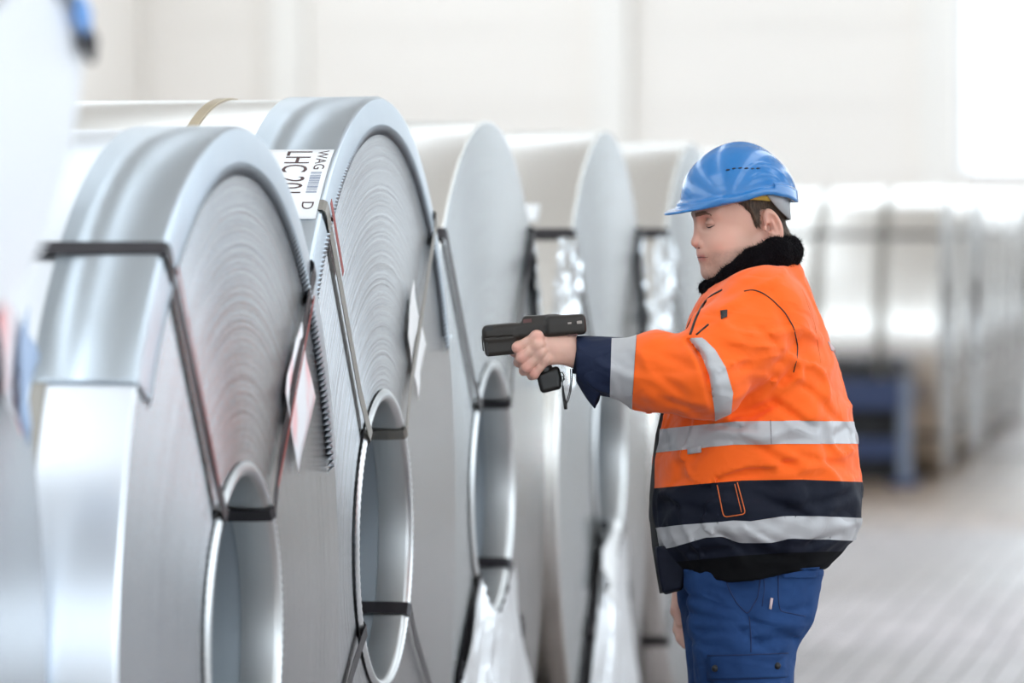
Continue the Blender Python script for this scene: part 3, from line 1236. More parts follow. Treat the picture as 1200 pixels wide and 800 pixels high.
class Soft:
    """sampled field kept for looking up its near surface"""
    def __init__(self, fn, lo, hi, h):
        self.F, self.xs, self.ys, self.zs = sample(fn, lo, hi, h)
        self.h = h
        self.V, self.Q = surface_nets(self.F, self.xs, self.ys, self.zs)

    def col(self, X, Z):
        i, k = (X - self.xs[0]) / self.h, (Z - self.zs[0]) / self.h
        i = min(max(i, 0), len(self.xs) - 1.001)
        k = min(max(k, 0), len(self.zs) - 1.001)
        i0, k0 = int(i), int(k)
        a, b = i - i0, k - k0
        F = self.F
        return (F[i0, :, k0] * (1 - a) * (1 - b) + F[i0 + 1, :, k0] * a * (1 - b) + F[i0, :, k0 + 1] * (1 - a) * b + F[i0 + 1, :, k0 + 1] * a * b)

    def near(self, px, py, off=0.001):
        """point on the surface nearest the camera at photo position px, py (None if it misses)"""
        Y = -.15
        res = None
        for _ in range(4):
            p = P(px, py, Y)
            c = self.col(p[0], p[2])
            w = np.nonzero(c < 0)[0]
            if len(w) == 0:
                return res
            j = w[0]
            if j == 0:
                y = self.ys[0]
            else:
                y = self.ys[j - 1] + self.h * c[j - 1] / (c[j - 1] - c[j])
            Y = float(y)
            res = P(px, py, Y - off)
        return res


def to_tris(Q):
    return np.concatenate([Q[:, [0, 1, 2]], Q[:, [0, 2, 3]]])


def split(V, T, g):
    """cut triangles along g=0; returns (Vneg,Tneg),(Vpos,Tpos)"""
    s = g >= 0
    n = s[T].sum(1)
    Vl = [tuple(v) for v in V]
    extra = []
    cache = {}
    neg = [tuple(t) for t in T[n == 0]]
    pos = [tuple(t) for t in T[n == 3]]
    base = len(V)

    def cut(a, b):
        key = (a, b) if a < b else (b, a)
        if key not in cache:
            t = g[a] / (g[a] - g[b])
            extra.append(V[a] + (V[b] - V[a]) * t)
            cache[key] = base + len(extra) - 1
        return cache[key]
    for t in T[(n == 1) | (n == 2)]:
        t = [int(q) for q in t]
        lone = [q for q in t if s[q] == (s[t].sum() == 1)][0]
        k = t.index(lone)
        a, b, c = t[k], t[(k + 1) % 3], t[(k + 2) % 3]
        ab, ac = cut(a, b), cut(a, c)
        la, lb = (pos, neg) if s[a] else (neg, pos)
        la.append((a, ab, ac))
        lb.append((ab, b, c))
        lb.append((ab, c, ac))
    VV = np.concatenate([V, np.array(extra)]) if extra else V
    out = []
    for tr_ in (neg, pos):
        tr_ = np.array(tr_, dtype=np.int64).reshape(-1, 3)
        u, inv = np.unique(tr_, return_inverse=True)
        out.append((VV[u], inv.reshape(-1, 3)))
    return out


def vnormals(V, T):
    n = np.zeros_like(V)
    fn = np.cross(V[T[:, 1]] - V[T[:, 0]], V[T[:, 2]] - V[T[:, 0]])
    for k in range(3):
        np.add.at(n, T[:, k], fn)
    return n / (np.linalg.norm(n, axis=1)[:, None] + 1e-12)


def np_obj(name, V, T, material, parent=None, smooth=True):
    me = bpy.data.meshes.new(name)
    nv, nt_ = len(V), len(T)
    k = T.shape[1]
    me.vertices.add(nv)
    me.vertices.foreach_set('co', np.asarray(V, dtype=F32).ravel())
    me.loops.add(nt_ * k)
    me.loops.foreach_set('vertex_index', np.asarray(T, dtype=np.int32).ravel())
    me.polygons.add(nt_)
    me.polygons.foreach_set('loop_start', np.arange(0, nt_ * k, k, dtype=np.int32))
    me.update(calc_edges=True)
    me.validate()
    o = link_mesh(name, me, material, parent, smooth)
    return o


def poly(pts):
    xs_ = [p[0] for p in pts]
    ys_ = [p[1] for p in pts]
    return lambda v: np.interp(v, xs_, ys_)


def rot_y(p, c, ang):
    """rotate grid point coordinates about axis y through c"""
    ca, sa = math.cos(ang), math.sin(ang)
    x, z = p[0] - c[0], p[2] - c[2]
    return [c[0] + ca * x + sa * z, p[1], c[2] - sa * x + ca * z]


person = empty('person', MAN_LOC, YAW)
tag(person, 'man in orange reflective jacket and blue helmet, holding out a barcode scanner', 'person')

# ---------------- jacket
tz = np.array([[304, 868, 930, .075], [316, 856, 938, .095], [327, 840, 943, .12], [338, 830, 948, .165], [352, 822, 954, .205], [372, 812, 962, .235], [395, 804, 970, .25],
               [420, 795, 979, .258], [460, 783, 989, .262], [500, 773, 997, .265], [540, 768, 1004, .27], [580, 764, 1010, .272], [608, 766, 1007, .268],
               [630, 771, 997, .255], [645, 778, 984, .24], [658, 790, 970, .222], [668, 796, 967, .215], [673, 797, 966, .213]])
zz = np.array([PY_of_inv for PY_of_inv in [P(870, r_[0])[2] for r_ in tz]])
xf = np.array([P(r_[1], 400)[0] for r_ in tz])
xb = np.array([P(r_[2], 400)[0] for r_ in tz])
order = np.argsort(zz)
zz, xf, xb, wy = zz[order], xf[order], xb[order], tz[order, 3]
SH, EL, WR = P(893, 374, -.185), P(826, 441, -.30), P(700, 430, -.225)
SHf, ELf, WRf = P(884, 378, .185), P(868, 520, .27), P(812, 650, .235)

folds = [  # px0,py0,px1,py1, amplitude(m), width(m)
    (845, 492, 905, 470, -.010, .010), (860, 500, 925, 455, -.008, .009), (830, 496, 880, 500, -.007, .008), (905, 470, 950, 500, -.009, .010),
    (930, 430, 900, 465, -.009, .009), (925, 445, 965, 470, -.006, .010), (880, 520, 930, 545, -.006, .009), (800, 545, 830, 520, -.005, .009),
    (840, 560, 900, 548, -.005, .010), (930, 530, 985, 545, -.006, .009), (900, 560, 960, 540, .005, .012), (945, 590, 1000, 580, -.007, .010),
    (880, 580, 940, 600, -.007, .010), (780, 590, 830, 600, -.006, .010), (840, 620, 870, 640, -.010, .010), (870, 618, 905, 640, .007, .010),
    (930, 640, 985, 625, -.007, .009), (800, 650, 860, 640, -.008, .010), (885, 645, 940, 655, -.007, .009), (905, 345, 925, 400, -.004, .012),
    (940, 360, 965, 430, .003, .020), (955, 470, 990, 500, -.004, .010), (800, 480, 790, 560, .004, .012), (778, 510, 800, 560, -.004, .010),
    # sleeve
    (806, 398, 822, 420, -.018, .008), (815, 412, 826, 440, -.015, .008), (822, 430, 832, 470, -.012, .008), (760, 430, 800, 460, -.006, .010),
    (775, 415, 812, 428, -.005, .009), (770, 462, 815, 478, -.007, .009), (790, 470, 830, 470, .004, .010), (840, 385, 870, 400, .003, .014),
    (868, 470, 905, 440, -.006, .010), (850, 440, 890, 410, -.004, .010), (880, 380, 915, 410, -.005, .010), (830, 372, 860, 362, -.004, .010),
    (745, 412, 770, 420, .003, .010), (748, 445, 775, 456, -.004, .010), (900, 430, 932, 402, -.005, .009), (858, 398, 900, 372, .003, .014)]
FS = [(P(a, b, -.2), P(c, d, -.2), am * 1.45, w) for (a, b, c, d, am, w) in folds]


def d_torso(p):
    x, y, z = p
    a0 = np.interp(z, zz, xf)
    a1 = np.interp(z, zz, xb)
    b = np.interp(z, zz, wy)
    cx, hx = (a0 + a1) / 2, (a1 - a0) / 2
    n = 2.35
    k = (np.abs((x - cx) / hx) ** n + np.abs(y / b) ** n) ** (1 / n)
    d = (k - 1) * np.minimum(hx, b) * .92
    d = np.maximum(d, zz[0] + (x - xf[0]) * .094 - z)
    d = np.maximum(d, z - zz[-1])
    return d


def d_sleeve(p):
    d = d_chain(p, [SH, (SH + EL) / 2, EL], [.098, .090, .074], .03)
    e = d_chain(p, [EL, P(770, 436, -.265), P(716, 431, -.232)], [.078, .070, .058], .03)
    return smin(d, e, .025)


def d_jacket(p):
    x, y, z = p
    t = d_torso(p)
    s = d_sleeve(p)
    t = smin(t, d_ell(p, P(892, 366, -.15), (.085, .10, .085)), .06)
    t = smin(t, d_ell(p, P(888, 368, .15), (.085, .10, .085)), .06)
    f = d_chain(p, [SHf, ELf, WRf], [.092, .080, .060], .03)
    d = smin(smin(t, s, .028), f, .025)
    near = np.clip(-y * 12, 0, 1)
    # soft puckering of the padded cloth
    w = vnoise(x * 9 + 3, y * 9, z * 9) * .35
    d = d - .010 * vnoise(x * 7 + w * 4, y * 7 + 5, z * 16 + w * 6) - .004 * vnoise(x * 22 + w * 5, y * 22, z * 34)
    rw = vnoise(x * 6 + 9, y * 6, z * 6 + 2)
    ridge = np.abs(vnoise(x * 8 + rw * 4, y * 6 + rw * 3, z * 17 + rw * 5))
    d = d - .007 * np.clip(.16 - ridge, 0, 1) / .16
    for (a, b, am, wd) in FS:
        ab = b[[0, 2]] - a[[0, 2]]
        tt = np.clip(((x - a[0]) * ab[0] + (z - a[2]) * ab[1]) / (ab @ ab), 0, 1)
        dd = (x - a[0] - tt * ab[0]) ** 2 + (z - a[2] - tt * ab[1]) ** 2
        taper = .35 + .65 * np.sin(np.pi * (tt * .86 + .07))
        bump = np.exp(-dd / (wd * wd)) * taper * am
        shoulder = np.exp(-dd / (wd * wd * 5)) * taper * am * -.35
        d = d - (bump + shoulder) * near
    # deep crease where the sleeve crosses the body
    return d


H_J = .0065
jk = Soft(d_jacket, (-.34, -.42, P(0, 678)[2]), (.29, .40, P(0, 300)[2]), H_J)
V, T = jk.V, to_tris(jk.Q)
gp = [V[:, 0], V[:, 1], V[:, 2]]


def reg(V):
    px, py = PX_of(V[:, 0], V[:, 1]), PY_of(V[:, 2], V[:, 1])
    gp = [V[:, 0], V[:, 1], V[:, 2]]
    arm = d_torso(gp) - d_sleeve(gp) - .012      # >0 on the near sleeve
    farm = d_torso(gp) - d_chain(gp, [SHf, ELf, WRf], [.092, .080, .060]) - .012
    return px, py, arm, farm


def band(V, top, bot):
    px, py, arm, farm = reg(V)
    g = np.minimum(py - top(px), bot(px) - py)          # >0 inside (pixels)
    g = np.minimum(g / 570, -arm)
    return np.minimum(g, -farm)


wob1, wob2 = [(765, 504), (800, 500), (860, 494), (940, 493), (1005, 494)], [(765, 531), (800, 527), (860, 521), (920, 520), (1005, 520)]
navy_top = poly([(760, 573), (800, 569), (870, 563), (940, 562), (1015, 565)])
b2t, b2b = poly([(765, 619), (800, 615), (842, 612), (860, 610), (880, 611), (918, 605), (960, 605), (1010, 607)]), poly([(765, 646), (790, 641), (828, 630), (846, 629), (868, 636), (905, 636), (925, 631), (960, 632), (1010, 634)])
parts_j = []
g = band(V, poly(wob1), poly(wob2))
(nV, nT), (pV, pT) = split(V, T, g)
parts_j.append(('reflective_band', pV, pT, 'reflective'))
g = band(nV, b2t, b2b)
(nV, nT), (pV, pT) = split(nV, nT, g)
parts_j.append(('reflective_band', pV, pT, 'reflective'))
# sleeve mid band
l_ = poly([(395, 806), (402, 812), (415, 822), (440, 832), (485, 838), (495, 838)])
r_p = poly([(392, 818), (398, 826), (410, 838), (430, 850), (460, 859), (482, 857), (495, 856)])
px, py, arm, farm = reg(nV)
g = np.minimum(np.minimum(px - l_(py), r_p(py) - px) / 570, arm + .004)
g = np.minimum(g, (py - 396) / 570 + .0)
(nV, nT), (pV, pT) = split(nV, nT, g)
parts_j.append(('sleeve_band', pV, pT, 'reflective'))
# cuff band
px, py, arm, farm = reg(nV)
lc, rc = poly([(395, 717), (470, 715)]), poly([(395, 746), (470, 741)])
g = np.minimum(np.minimum(px - lc(py), rc(py) - px) / 570, arm + .03)
(nV, nT), (pV, pT) = split(nV, nT, g)
parts_j.append(('cuff_band', pV, pT, 'reflective'))
# ribbed hem, navy part
px, py, arm, farm = reg(nV)
hem = poly([(765, 660), (800, 658), (860, 652), (920, 648), (1000, 646)])
(nV, nT), (pV, pT) = split(nV, nT, np.minimum((py - hem(px)) / 570, -farm))
parts_j.append(('ribbed_hem', pV, pT, 'rib'))
px, py, arm, farm = reg(nV)
(nV, nT), (pV, pT) = split(nV, nT, np.minimum((py - navy_top(px)) / 570, -arm))
parts_j.append(('lower_panel', pV, pT, 'navy'))
px, py, arm, farm = reg(nV)
(nV, nT), (pV, pT) = split(nV, nT, np.minimum((lc(py) - px) / 570, arm + .03))
if len(pT):
    parts_j.append(('cuff_edge', pV, pT, 'navy_cuff'))
jacket = np_obj('jacket', nV, nT, M['orange'], person)
jacket['label'] = 'orange shell of the jacket'
jl = {'lower_panel': 'dark navy lower part of the jacket', 'ribbed_hem': 'black knitted hem'}
for (nm, v, t, mm) in parts_j:
    if nm.endswith('band'):
        v = v + vnormals(v, t) * .0012
    o = np_obj(nm, v, t, M[mm], jacket)
    if nm in jl:
        o['label'] = jl[nm]
    elif nm.endswith('band'):
        o['label'] = 'grey reflective band'


def path_on(soft, pts, off=.001, step=3.0):
    out = []
    for (a, b) in zip(pts, pts[1:]):
        n = max(1, int(math.hypot(b[0] - a[0], b[1] - a[1]) / step))
        for i in range(n):
            t = i / n
            q = soft.near(a[0] + (b[0] - a[0]) * t, a[1] + (b[1] - a[1]) * t, off)
            if q is not None:
                out.append(Vector(q))
    q = soft.near(*pts[-1], off)
    if q is not None:
        out.append(Vector(q))
    return out


def seam(name, pts, rad, material, parent, soft=None, off=.0008):
    p = path_on(soft or jk, pts, off)
    if len(p) < 2:
        return None
    # smooth depth jitter
    for _ in range(2):
        p = [p[0]] + [(p[i - 1] + p[i] * 2 + p[i + 1]) / 4 for i in range(1, len(p) - 1)] + [p[-1]]
    return tube(name, p, rad, M[material], parent, 6)


def patch_on(name, quad, material, parent, soft=None, n=8, off=.0025):
    """thin cloth patch lying on the near surface; quad = 4 photo corners"""
    soft = soft or jk
    V, F = [], []
    A, B, C_, D_ = [np.array(q, float) for q in quad]
    for i in range(n + 1):
        for k in range(n + 1):
            s, t = i / n, k / n
            q = A * (1 - s) * (1 - t) + B * s * (1 - t) + C_ * s * t + D_ * (1 - s) * t
            r_ = soft.near(q[0], q[1], off)
            V.append(r_ if r_ is not None else P(q[0], q[1], V[-1][1] if V else -.2))
    for i in range(n):
        for k in range(n):
            a = i * (n + 1) + k
            F.append((a, a + n + 1, a + n + 2, a + 1))
    o = obj_from(name, V, F, M[material] if isinstance(material, str) else material, parent, True)
    md = o.modifiers.new('thickness', 'SOLIDIFY')
    md.thickness = .002
    md.offset = -1
    return o


seam('shoulder_piping', [(872, 341), (882, 339), (894, 343), (905, 351), (920, 366), (930, 383), (935, 405), (934, 420), (930, 436)], .0013, 'black', jacket)
seam('side_seam', [(903, 492), (904, 520)], .0006, 'black', jacket, off=.0016)
seam('pocket_stitching', [(840, 566), (848, 606), (874, 602), (864, 565)], .0011, 'orange_stitch', jacket)
seam('pocket_stitching', [(861, 567), (869, 600)], .0008, 'orange_stitch', jacket)
seam('yoke_seam', [(940, 338), (955, 380), (962, 425)], .0006, 'orange_stitch', jacket)
seam('chest_pocket_slit', [(816, 392), (823, 386), (830, 380)], .0022, 'black', jacket)
seam('lapel_edge', [(846, 340), (834, 346), (824, 356), (815, 374), (809, 392)], .0028, 'black', jacket)
patch_on('velcro_tab', [(844, 364), (852, 363), (852, 371), (845, 374)], 'black', jacket, n=3, off=.003)
patch_on('pocket_label', [(806, 524), (822, 522), (822, 530), (806, 532)], 'reflective', jacket, n=3, off=.0035)
patch_on('small_label', [(970, 400), (974, 404), (979, 412), (974, 411)], 'pale_thing', jacket, n=3)

# front placket and hanging front flap with the zip
flap_prof = [(846, 339, .0), (832, 346, .0), (822, 360, 0), (812, 378, 0), (804, 397, 0), (797, 420, 0), (786, 455, 0), (777, 480, 0), (770, 510, 0), (766, 545, 0), (763, 580, 0), (763, 605, 0), (766, 640, 0), (770, 665, 0), (775, 695, 0)]
V, F = [], []
for i, (px_, py_, _) in enumerate(flap_prof):
    w = 7 if py_ < 640 else 7 + (py_ - 640) * .25
    dl = -5.0 if py_ < 480 else -2.0
    for Y in (-.052, .012):
        for dx in (dl, w):
            V.append(P(px_ + dx, py_ - (dx * .12 if py_ > 680 else 0), Y))
for i in range(len(flap_prof) - 1):
    a, b = i * 4, i * 4 + 4
    for (k, l2) in ((0, 1), (1, 3), (3, 2), (2, 0)):
        F.append((a + k, a + l2, b + l2, b + k))
F += [(0, 2, 3, 1), tuple(len(V) - 4 + k for k in (0, 1, 3, 2))]
fl = obj_from('zip_placket', V, F, M['black'], jacket, False)
smooth_angle(fl, 50)
fl['label'] = 'black zip placket'
# zip teeth
V, F = [], []
fx = poly([(p[1], p[0]) for p in flap_prof])
yy = 400.0
while yy < 690:
    px_ = float(fx(yy)) - 2
    b0 = len(V)
    for (dx, dy, Y) in ((0, 0, -.043), (2.4, 0, -.043), (2.4, 1.5, -.043), (0, 1.5, -.043), (0, 0, -.030), (2.4, 0, -.030), (2.4, 1.5, -.030), (0, 1.5, -.030)):
        V.append(P(px_ + dx, yy + dy, Y))
    F += [tuple(b0 + q for q in f) for f in ((0, 1, 2, 3), (4, 7, 6, 5), (0, 4, 5, 1), (1, 5, 6, 2), (2, 6, 7, 3), (3, 7, 4, 0))]
    yy += 3.0
tag(obj_from('zip_teeth', V, F, M['black_plastic'], fl), kind='stuff')
# lower front corner of the jacket hanging below the hem
cpts = [(768, 640), (771, 668), (777, 696), (799, 690), (801, 672), (803, 655), (803, 638)]
V, F = [], []
nY = 7
for j in range(nY):
    Y = -.125 + .125 * j / (nY - 1)
    for (a_, b_) in cpts:
        pull = 1.5 * math.sin(j * 1.9 + b_ * .05)
        V.append(P(a_ + pull, b_ + (pull if b_ > 680 else 0), Y))
nc = len(cpts)
for j in range(nY - 1):
    for k in range(nc):
        k2 = (k + 1) % nc
        F.append((j * nc + k, j * nc + k2, (j + 1) * nc + k2, (j + 1) * nc + k))
F += [tuple(range(nc))[::-1], tuple((nY - 1) * nc + k for k in range(nc))]
ff = obj_from('front_corner', V, F, M['navy'], jacket)
bvl = ff.modifiers.new('round', 'BEVEL')
bvl.width = .006
bvl.segments = 3
ff['label'] = 'hanging front corner of the navy hem'

# turned-back cuff
V, F = [], []
nA, nR = 56, 12
for i in range(nA):
    th = 2 * math.pi * i / nA
    c_, s_ = math.cos(th), math.sin(th)          # c_=1 top, s_=1 near side
    low = (1 - c_) / 2
    lx, lz, ly = 675.5 + 1.0 * low, 420.5 - 25.5 * c_, .046 * s_
    rx_, rz_ = 717.5 + 20.5 * c_ - 2 * low * (1 - low), 437.5 - 39.5 * c_
    ry_ = .068 * s_ * (1 - .62 * low ** 3)
    for k in range(nR + 1):
        t = k / nR
        bul = 1 + .10 * math.sin(math.pi * t)
        wv = 1.3 * math.sin(3 * th + 4 * t) * t + .8 * math.sin(7 * th) * t
        V.append(P(lx * (1 - t) + rx_ * t + wv, (lz * (1 - t) + rz_ * t - 429) * (1 + .03 * math.sin(math.pi * t)) + 429 + wv * .4, -.222 - (ly * (1 - t) + ry_ * t) * bul))
for i in range(nA):
    j = (i + 1) % nA
    for k in range(nR):
        F.append((i * (nR + 1) + k, i * (nR + 1) + k + 1, j * (nR + 1) + k + 1, j * (nR + 1) + k))
cuff = obj_from('cuff', V, F, M['navy_cuff'], jacket, True)
sdm = cuff.modifiers.new('thickness', 'SOLIDIFY')
sdm.thickness = .003
sdm.offset = -1
cuff['label'] = 'turned back dark navy cuff'
inner_cuff = tube('inner_cuff', [P(700, 420, -.222), P(674, 416, -.222)], [.040, .0375], M['navy'], jacket, 20)

# ---------------- fleece collar
def d_collar(p):
    x, y, z = p
    pts, rr = [], []
    for (a, b, Y, r_) in [(829, 338, 0, .013), (836, 338, -.055, .016), (858, 325, -.092, .023), (884, 309, -.100, .030), (908, 299, -.085, .032), (921, 296, -.045, .030), (922, 294, 0, .029),
                          (919, 296, .05, .029), (905, 300, .088, .028), (880, 312, .10, .026), (850, 328, .085, .02), (833, 338, .05, .015), (829, 338, 0, .013)]:
        pts.append(P(a, b, Y))
        rr.append(r_)
    d = d_chain(p, pts, rr, .02)
    # inner fold line
    d = d - .005 * vnoise(x * 60, y * 60, z * 60) - .0035 * vnoise(x * 140, y * 140, z * 140) + .004 * np.exp(-((z - (1.69 - .085) - (x) * .35) / .006) ** 2) * 0
    return d
cl = Soft(d_collar, P(815, 366, -.15), P(946, 270, .15) + np.array([0, 0, 0]), .0035)
col_o = np_obj('collar', cl.V, cl.Q, M['fleece'], jacket)
col_o['label'] = 'black fleece collar'
fib = []
nn = vnormals(cl.V, to_tris(cl.Q))
g5 = np.random.default_rng(9)
V, F = [], []
for i in g5.choice(len(cl.V), min(5200, len(cl.V)), replace=False):
    b0 = cl.V[i]
    n_ = nn[i] + g5.normal(0, .45, 3)
    t_ = g5.normal(0, 1, 3)
    t_ = t_ / np.linalg.norm(t_) * .0007
    tip = b0 + n_ * g5.uniform(.003, .006)
    k = len(V)
    V += [b0 - t_, b0 + t_, tip]
    F.append((k, k + 1, k + 2))
tag(obj_from('collar_pile', V, F, M['fleece'], col_o), kind='stuff')

# ---------------- head
TURN, NOD = R_(16), R_(8)
HC = P(882, 266, 0)
HS = 1.0
ct, st_ = math.cos(TURN), math.sin(TURN)
cn, sn = math.cos(NOD), math.sin(NOD)


def h2p(f, s, z):
    """head frame (f forward, s towards the near side, z up) -> person frame"""
    f1, z1 = f * cn + z * sn, -f * sn + z * cn
    return np.array([HC[0] - f1 * ct + s * st_, HC[1] - f1 * st_ - s * ct, HC[2] + z1])


def p2h(p):
    x, y, z = p[0] - HC[0], p[1] - HC[1], p[2] - HC[2]
    f1 = -x * ct - y * st_
    s = x * st_ - y * ct
    f = f1 * cn - z * sn
    zz_ = f1 * sn + z * cn
    return [f, s, zz_]


def d_head(g):
    f, s, z = g
    a = np.abs(s)
    q = [f, a, z]
    d = d_ell(q, (.020, 0, .058), (.098, .076, .092))
    d = smin(d, d_ell(q, (.040, 0, .000), (.078, .066, .090)), .03)
    d = smin(d, d_ell(q, (.085, .0, -.045), (.034, .040, .045)), .03)
    d = smin(d, d_cap(q, (.004, .058, -.050), (.085, .020, -.082), .018, .018), .03)       # jaw
    d = smin(d, d_ell(q, (.1045, 0, -.079), (.016, .022, .016)), .016)                      # chin
    d = smin(d, d_ell(q, (.072, .040, -.022), (.030, .026, .026)), .025)                  # cheek
    d = smin(d, d_ell(q, (.060, .050, -.060), (.035, .018, .026)), .025)
    d = smin(d, d_cap(q, (.108, .012, .041), (.088, .050, .043), .010, .009), .014)       # brow ridge
    d = smax(d, -d_ell(q, (.118, .033, .024), (.024, .021, .0135)), .009)                   # eye socket
    d = smin(d, d_ell(q, (.0960, .032, .0235), (.0140, .0160, .0115)), .003)              # lids over the eye
    d = smin(d, d_cap(q, (.109, 0, .036), (.121, 0, -.004), .0075, .0085), .012)            # nose bridge
    d = smin(d, d_ell(q, (.1255, 0, -.014), (.0105, .0105, .0095)), .010)                 # nose tip
    d = smin(d, d_ell(q, (.1120, .0160, -.0185), (.0125, .0076, .0092)), .0035)               # nostril wing
    d = smax(d, -d_ell(q, (.1175, .0065, -.0265), (.0055, .0035, .0035)), .003)
    d = smin(d, d_ell(q, (.108, 0, -.042), (.0115, .026, .018)), .014)                      # mouth mound
    d = smin(d, d_cap(q, (.1195, 0, -.0400), (.102, .027, -.0450), .0050, .0020), .003)    # upper lip
    d = smin(d, d_cap(q, (.1175, 0, -.0505), (.101, .025, -.0480), .0058, .0022), .0035)    # lower lip
    d = d + .0022 * np.exp(-((z + .0455 - .006 * a * 10 * .1) / .0013) ** 2) * np.clip((f - .095) / .006, 0, 1) * np.clip((.026 - a) / .004, 0, 1)
    d = d + .0022 * np.exp(-((f - (.108 - (-.015 - z) * .35)) / .004) ** 2) * np.exp(-((a - .022 - (-.02 - z) * .35) / .0045) ** 2) * np.clip((-.012 - z) / .01, 0, 1) * np.clip((z + .05) / .01, 0, 1)
    # lash line
    d = d + .0026 * np.exp(-((z - .0185 - .0015 * np.cos((a - .033) * 120)) / .0011) ** 2) * np.exp(-((a - .033) / .014) ** 4) * np.clip((f - .085) / .006, 0, 1)
    # neck
    d = smin(d, d_cap(q, (-.018, 0, -.05), (-.040, 0, -.16), .058, .058), .03)
    # ear
    e = d_ell([f + .018 - (z + .0) * .22, a - .078 - (-(f + .006)) * .22, z - .003], (0, 0, 0), (.0175, .0085, .0345))
    e = smax(e, -d_ell([f + .016 - z * .22, a - .0895, z - .006], (0, 0, 0), (.0118, .0100, .0240)), .003)
    e = smin(e, d_ell([f + .018 - z * .2, a - .082, z + .003], (0, 0, 0), (.0035, .004, .017)), .004)
    e = smax(e, -d_ell([f + .008, a - .083, z + .002], (0, 0, 0), (.0060, .012, .0090)), .003)
    e = smin(e, d_ell([f - .0005, a - .079, z + .003], (0, 0, 0), (.0035, .005, .0065)), .003)
    e = smin(e, d_ell([f + .012, a - .076, z + .026], (0, 0, 0), (.0085, .0055, .0095)), .005)
    d = smin(d, e, .004)
    return d


hh = .0022
Fh, hx, hy, hz = sample(d_head, (-.12, -.10, -.17), (.145, .10, .16), hh)
hV, hQ = surface_nets(Fh, hx, hy, hz)
hT = to_tris(hQ)
# hair
def hair_g(V):
    f, s, z = V[:, 0], np.abs(V[:, 1]), V[:, 2]
    side = poly([(-.2, -.060), (-.075, -.058), (-.045, -.045), (-.030, -.030), (-.022, .030), (.006, .040), (.008, .004), (.018, .002), (.026, .030), (.040, .050), (.060, .062), (.09, .070), (.2, .075)])
    g = z - side(f) + .004 * vnoise(f * 160, s * 160, z * 60)
    ear = d_ell([f + .018 - z * .22, s - .082, z - .003], (0, 0, 0), (.021, .016, .0385))
    g = np.minimum(g, ear)
    return g


gh = hair_g(hV)
def brow_g(V):
    f, a, z = V[:, 0], np.abs(V[:, 1]), V[:, 2]
    zc_ = .0425 + .10 * (a - .012) - 3.2 * np.maximum(a - .036, 0) ** 2 * 10
    g = .0040 * np.clip((.062 - a) / .03, .3, 1) - np.abs(z - zc_) + .0022 * vnoise(a * 500, z * 300, f * 0)
    return np.minimum(np.minimum(g, a - .012), np.minimum(.052 - a, f - .05))
(sV, sT), (haV, haT) = split(hV, hT, gh)
(s2V, s2T), (brV, brT) = split(sV, sT, brow_g(sV))
n_ = vnormals(haV, haT)
hg = np.clip(hair_g(haV) / .012, 0, 1)
haV = haV + n_ * (.0010 + .004 * hg + .0022 * vnoise(haV[:, 0] * 120, haV[:, 1] * 120, haV[:, 2] * 40))[:, None]


def headxf(V):
    return h2p(V[:, 0], V[:, 1], V[:, 2]).T


def skin_tone(V):
    f, a, z = V[:, 0], np.abs(V[:, 1]), V[:, 2]
    c = np.tile(np.array([[.74, .44, .335]]), (len(V), 1))
    def mixc(w, col):
        w = np.clip(w, 0, 1)[:, None]
        c[:] = c * (1 - w) + np.array([col]) * w
    bl = lambda cf, ca, cz, r: np.exp(-(((f - cf) ** 2 + (a - ca) ** 2 + (z - cz) ** 2) / (r * r)))
    mixc(.65 * bl(.075, .045, -.022, .028), (.74, .33, .25))
    mixc(.6 * bl(.125, 0, -.014, .018), (.72, .31, .24))
    mixc(.55 * bl(-.015, .085, 0, .04), (.72, .32, .24))
    stub = np.clip((-.030 - z) / .012, 0, 1) * np.clip((f + .0) / .02, 0, 1) * np.clip((z + .115) / .02, 0, 1)
    mixc(.40 * stub * (1 + .6 * vnoise(f * 300, a * 300, z * 300)), (.27, .17, .135))
    lip = np.exp(-((z + .0455) / .0065) ** 2) * np.clip((.027 - a) / .004, 0, 1) * np.clip((f - .097) / .006, 0, 1)
    mixc(.9 * lip, (.55, .18, .16))
    mixc(.45 * bl(.10, .030, .022, .014), (.45, .22, .17))
    lash = np.exp(-((z - .0185 - .0015 * np.cos((a - .033) * 120)) / .0014) ** 2) * np.exp(-((a - .033) / .013) ** 4) * np.clip((f - .085) / .006, 0, 1)
    mixc(.6 * lash, (.10, .05, .04))
    mline = np.exp(-((z + .0455) / .0011) ** 2) * np.clip((.024 - a) / .004, 0, 1) * np.clip((f - .100) / .006, 0, 1)
    mixc(.8 * mline, (.20, .07, .06))
    return c


# ---------------- hands (same skin mesh as the head, neck and arms)
def curl(base, dirs, lens):
    pts = [np.array(base, float)]
    for d_, l_ in zip(dirs, lens):
        d_ = np.array(d_, float)
        pts.append(pts[-1] + d_ / np.linalg.norm(d_) * l_)
    return pts


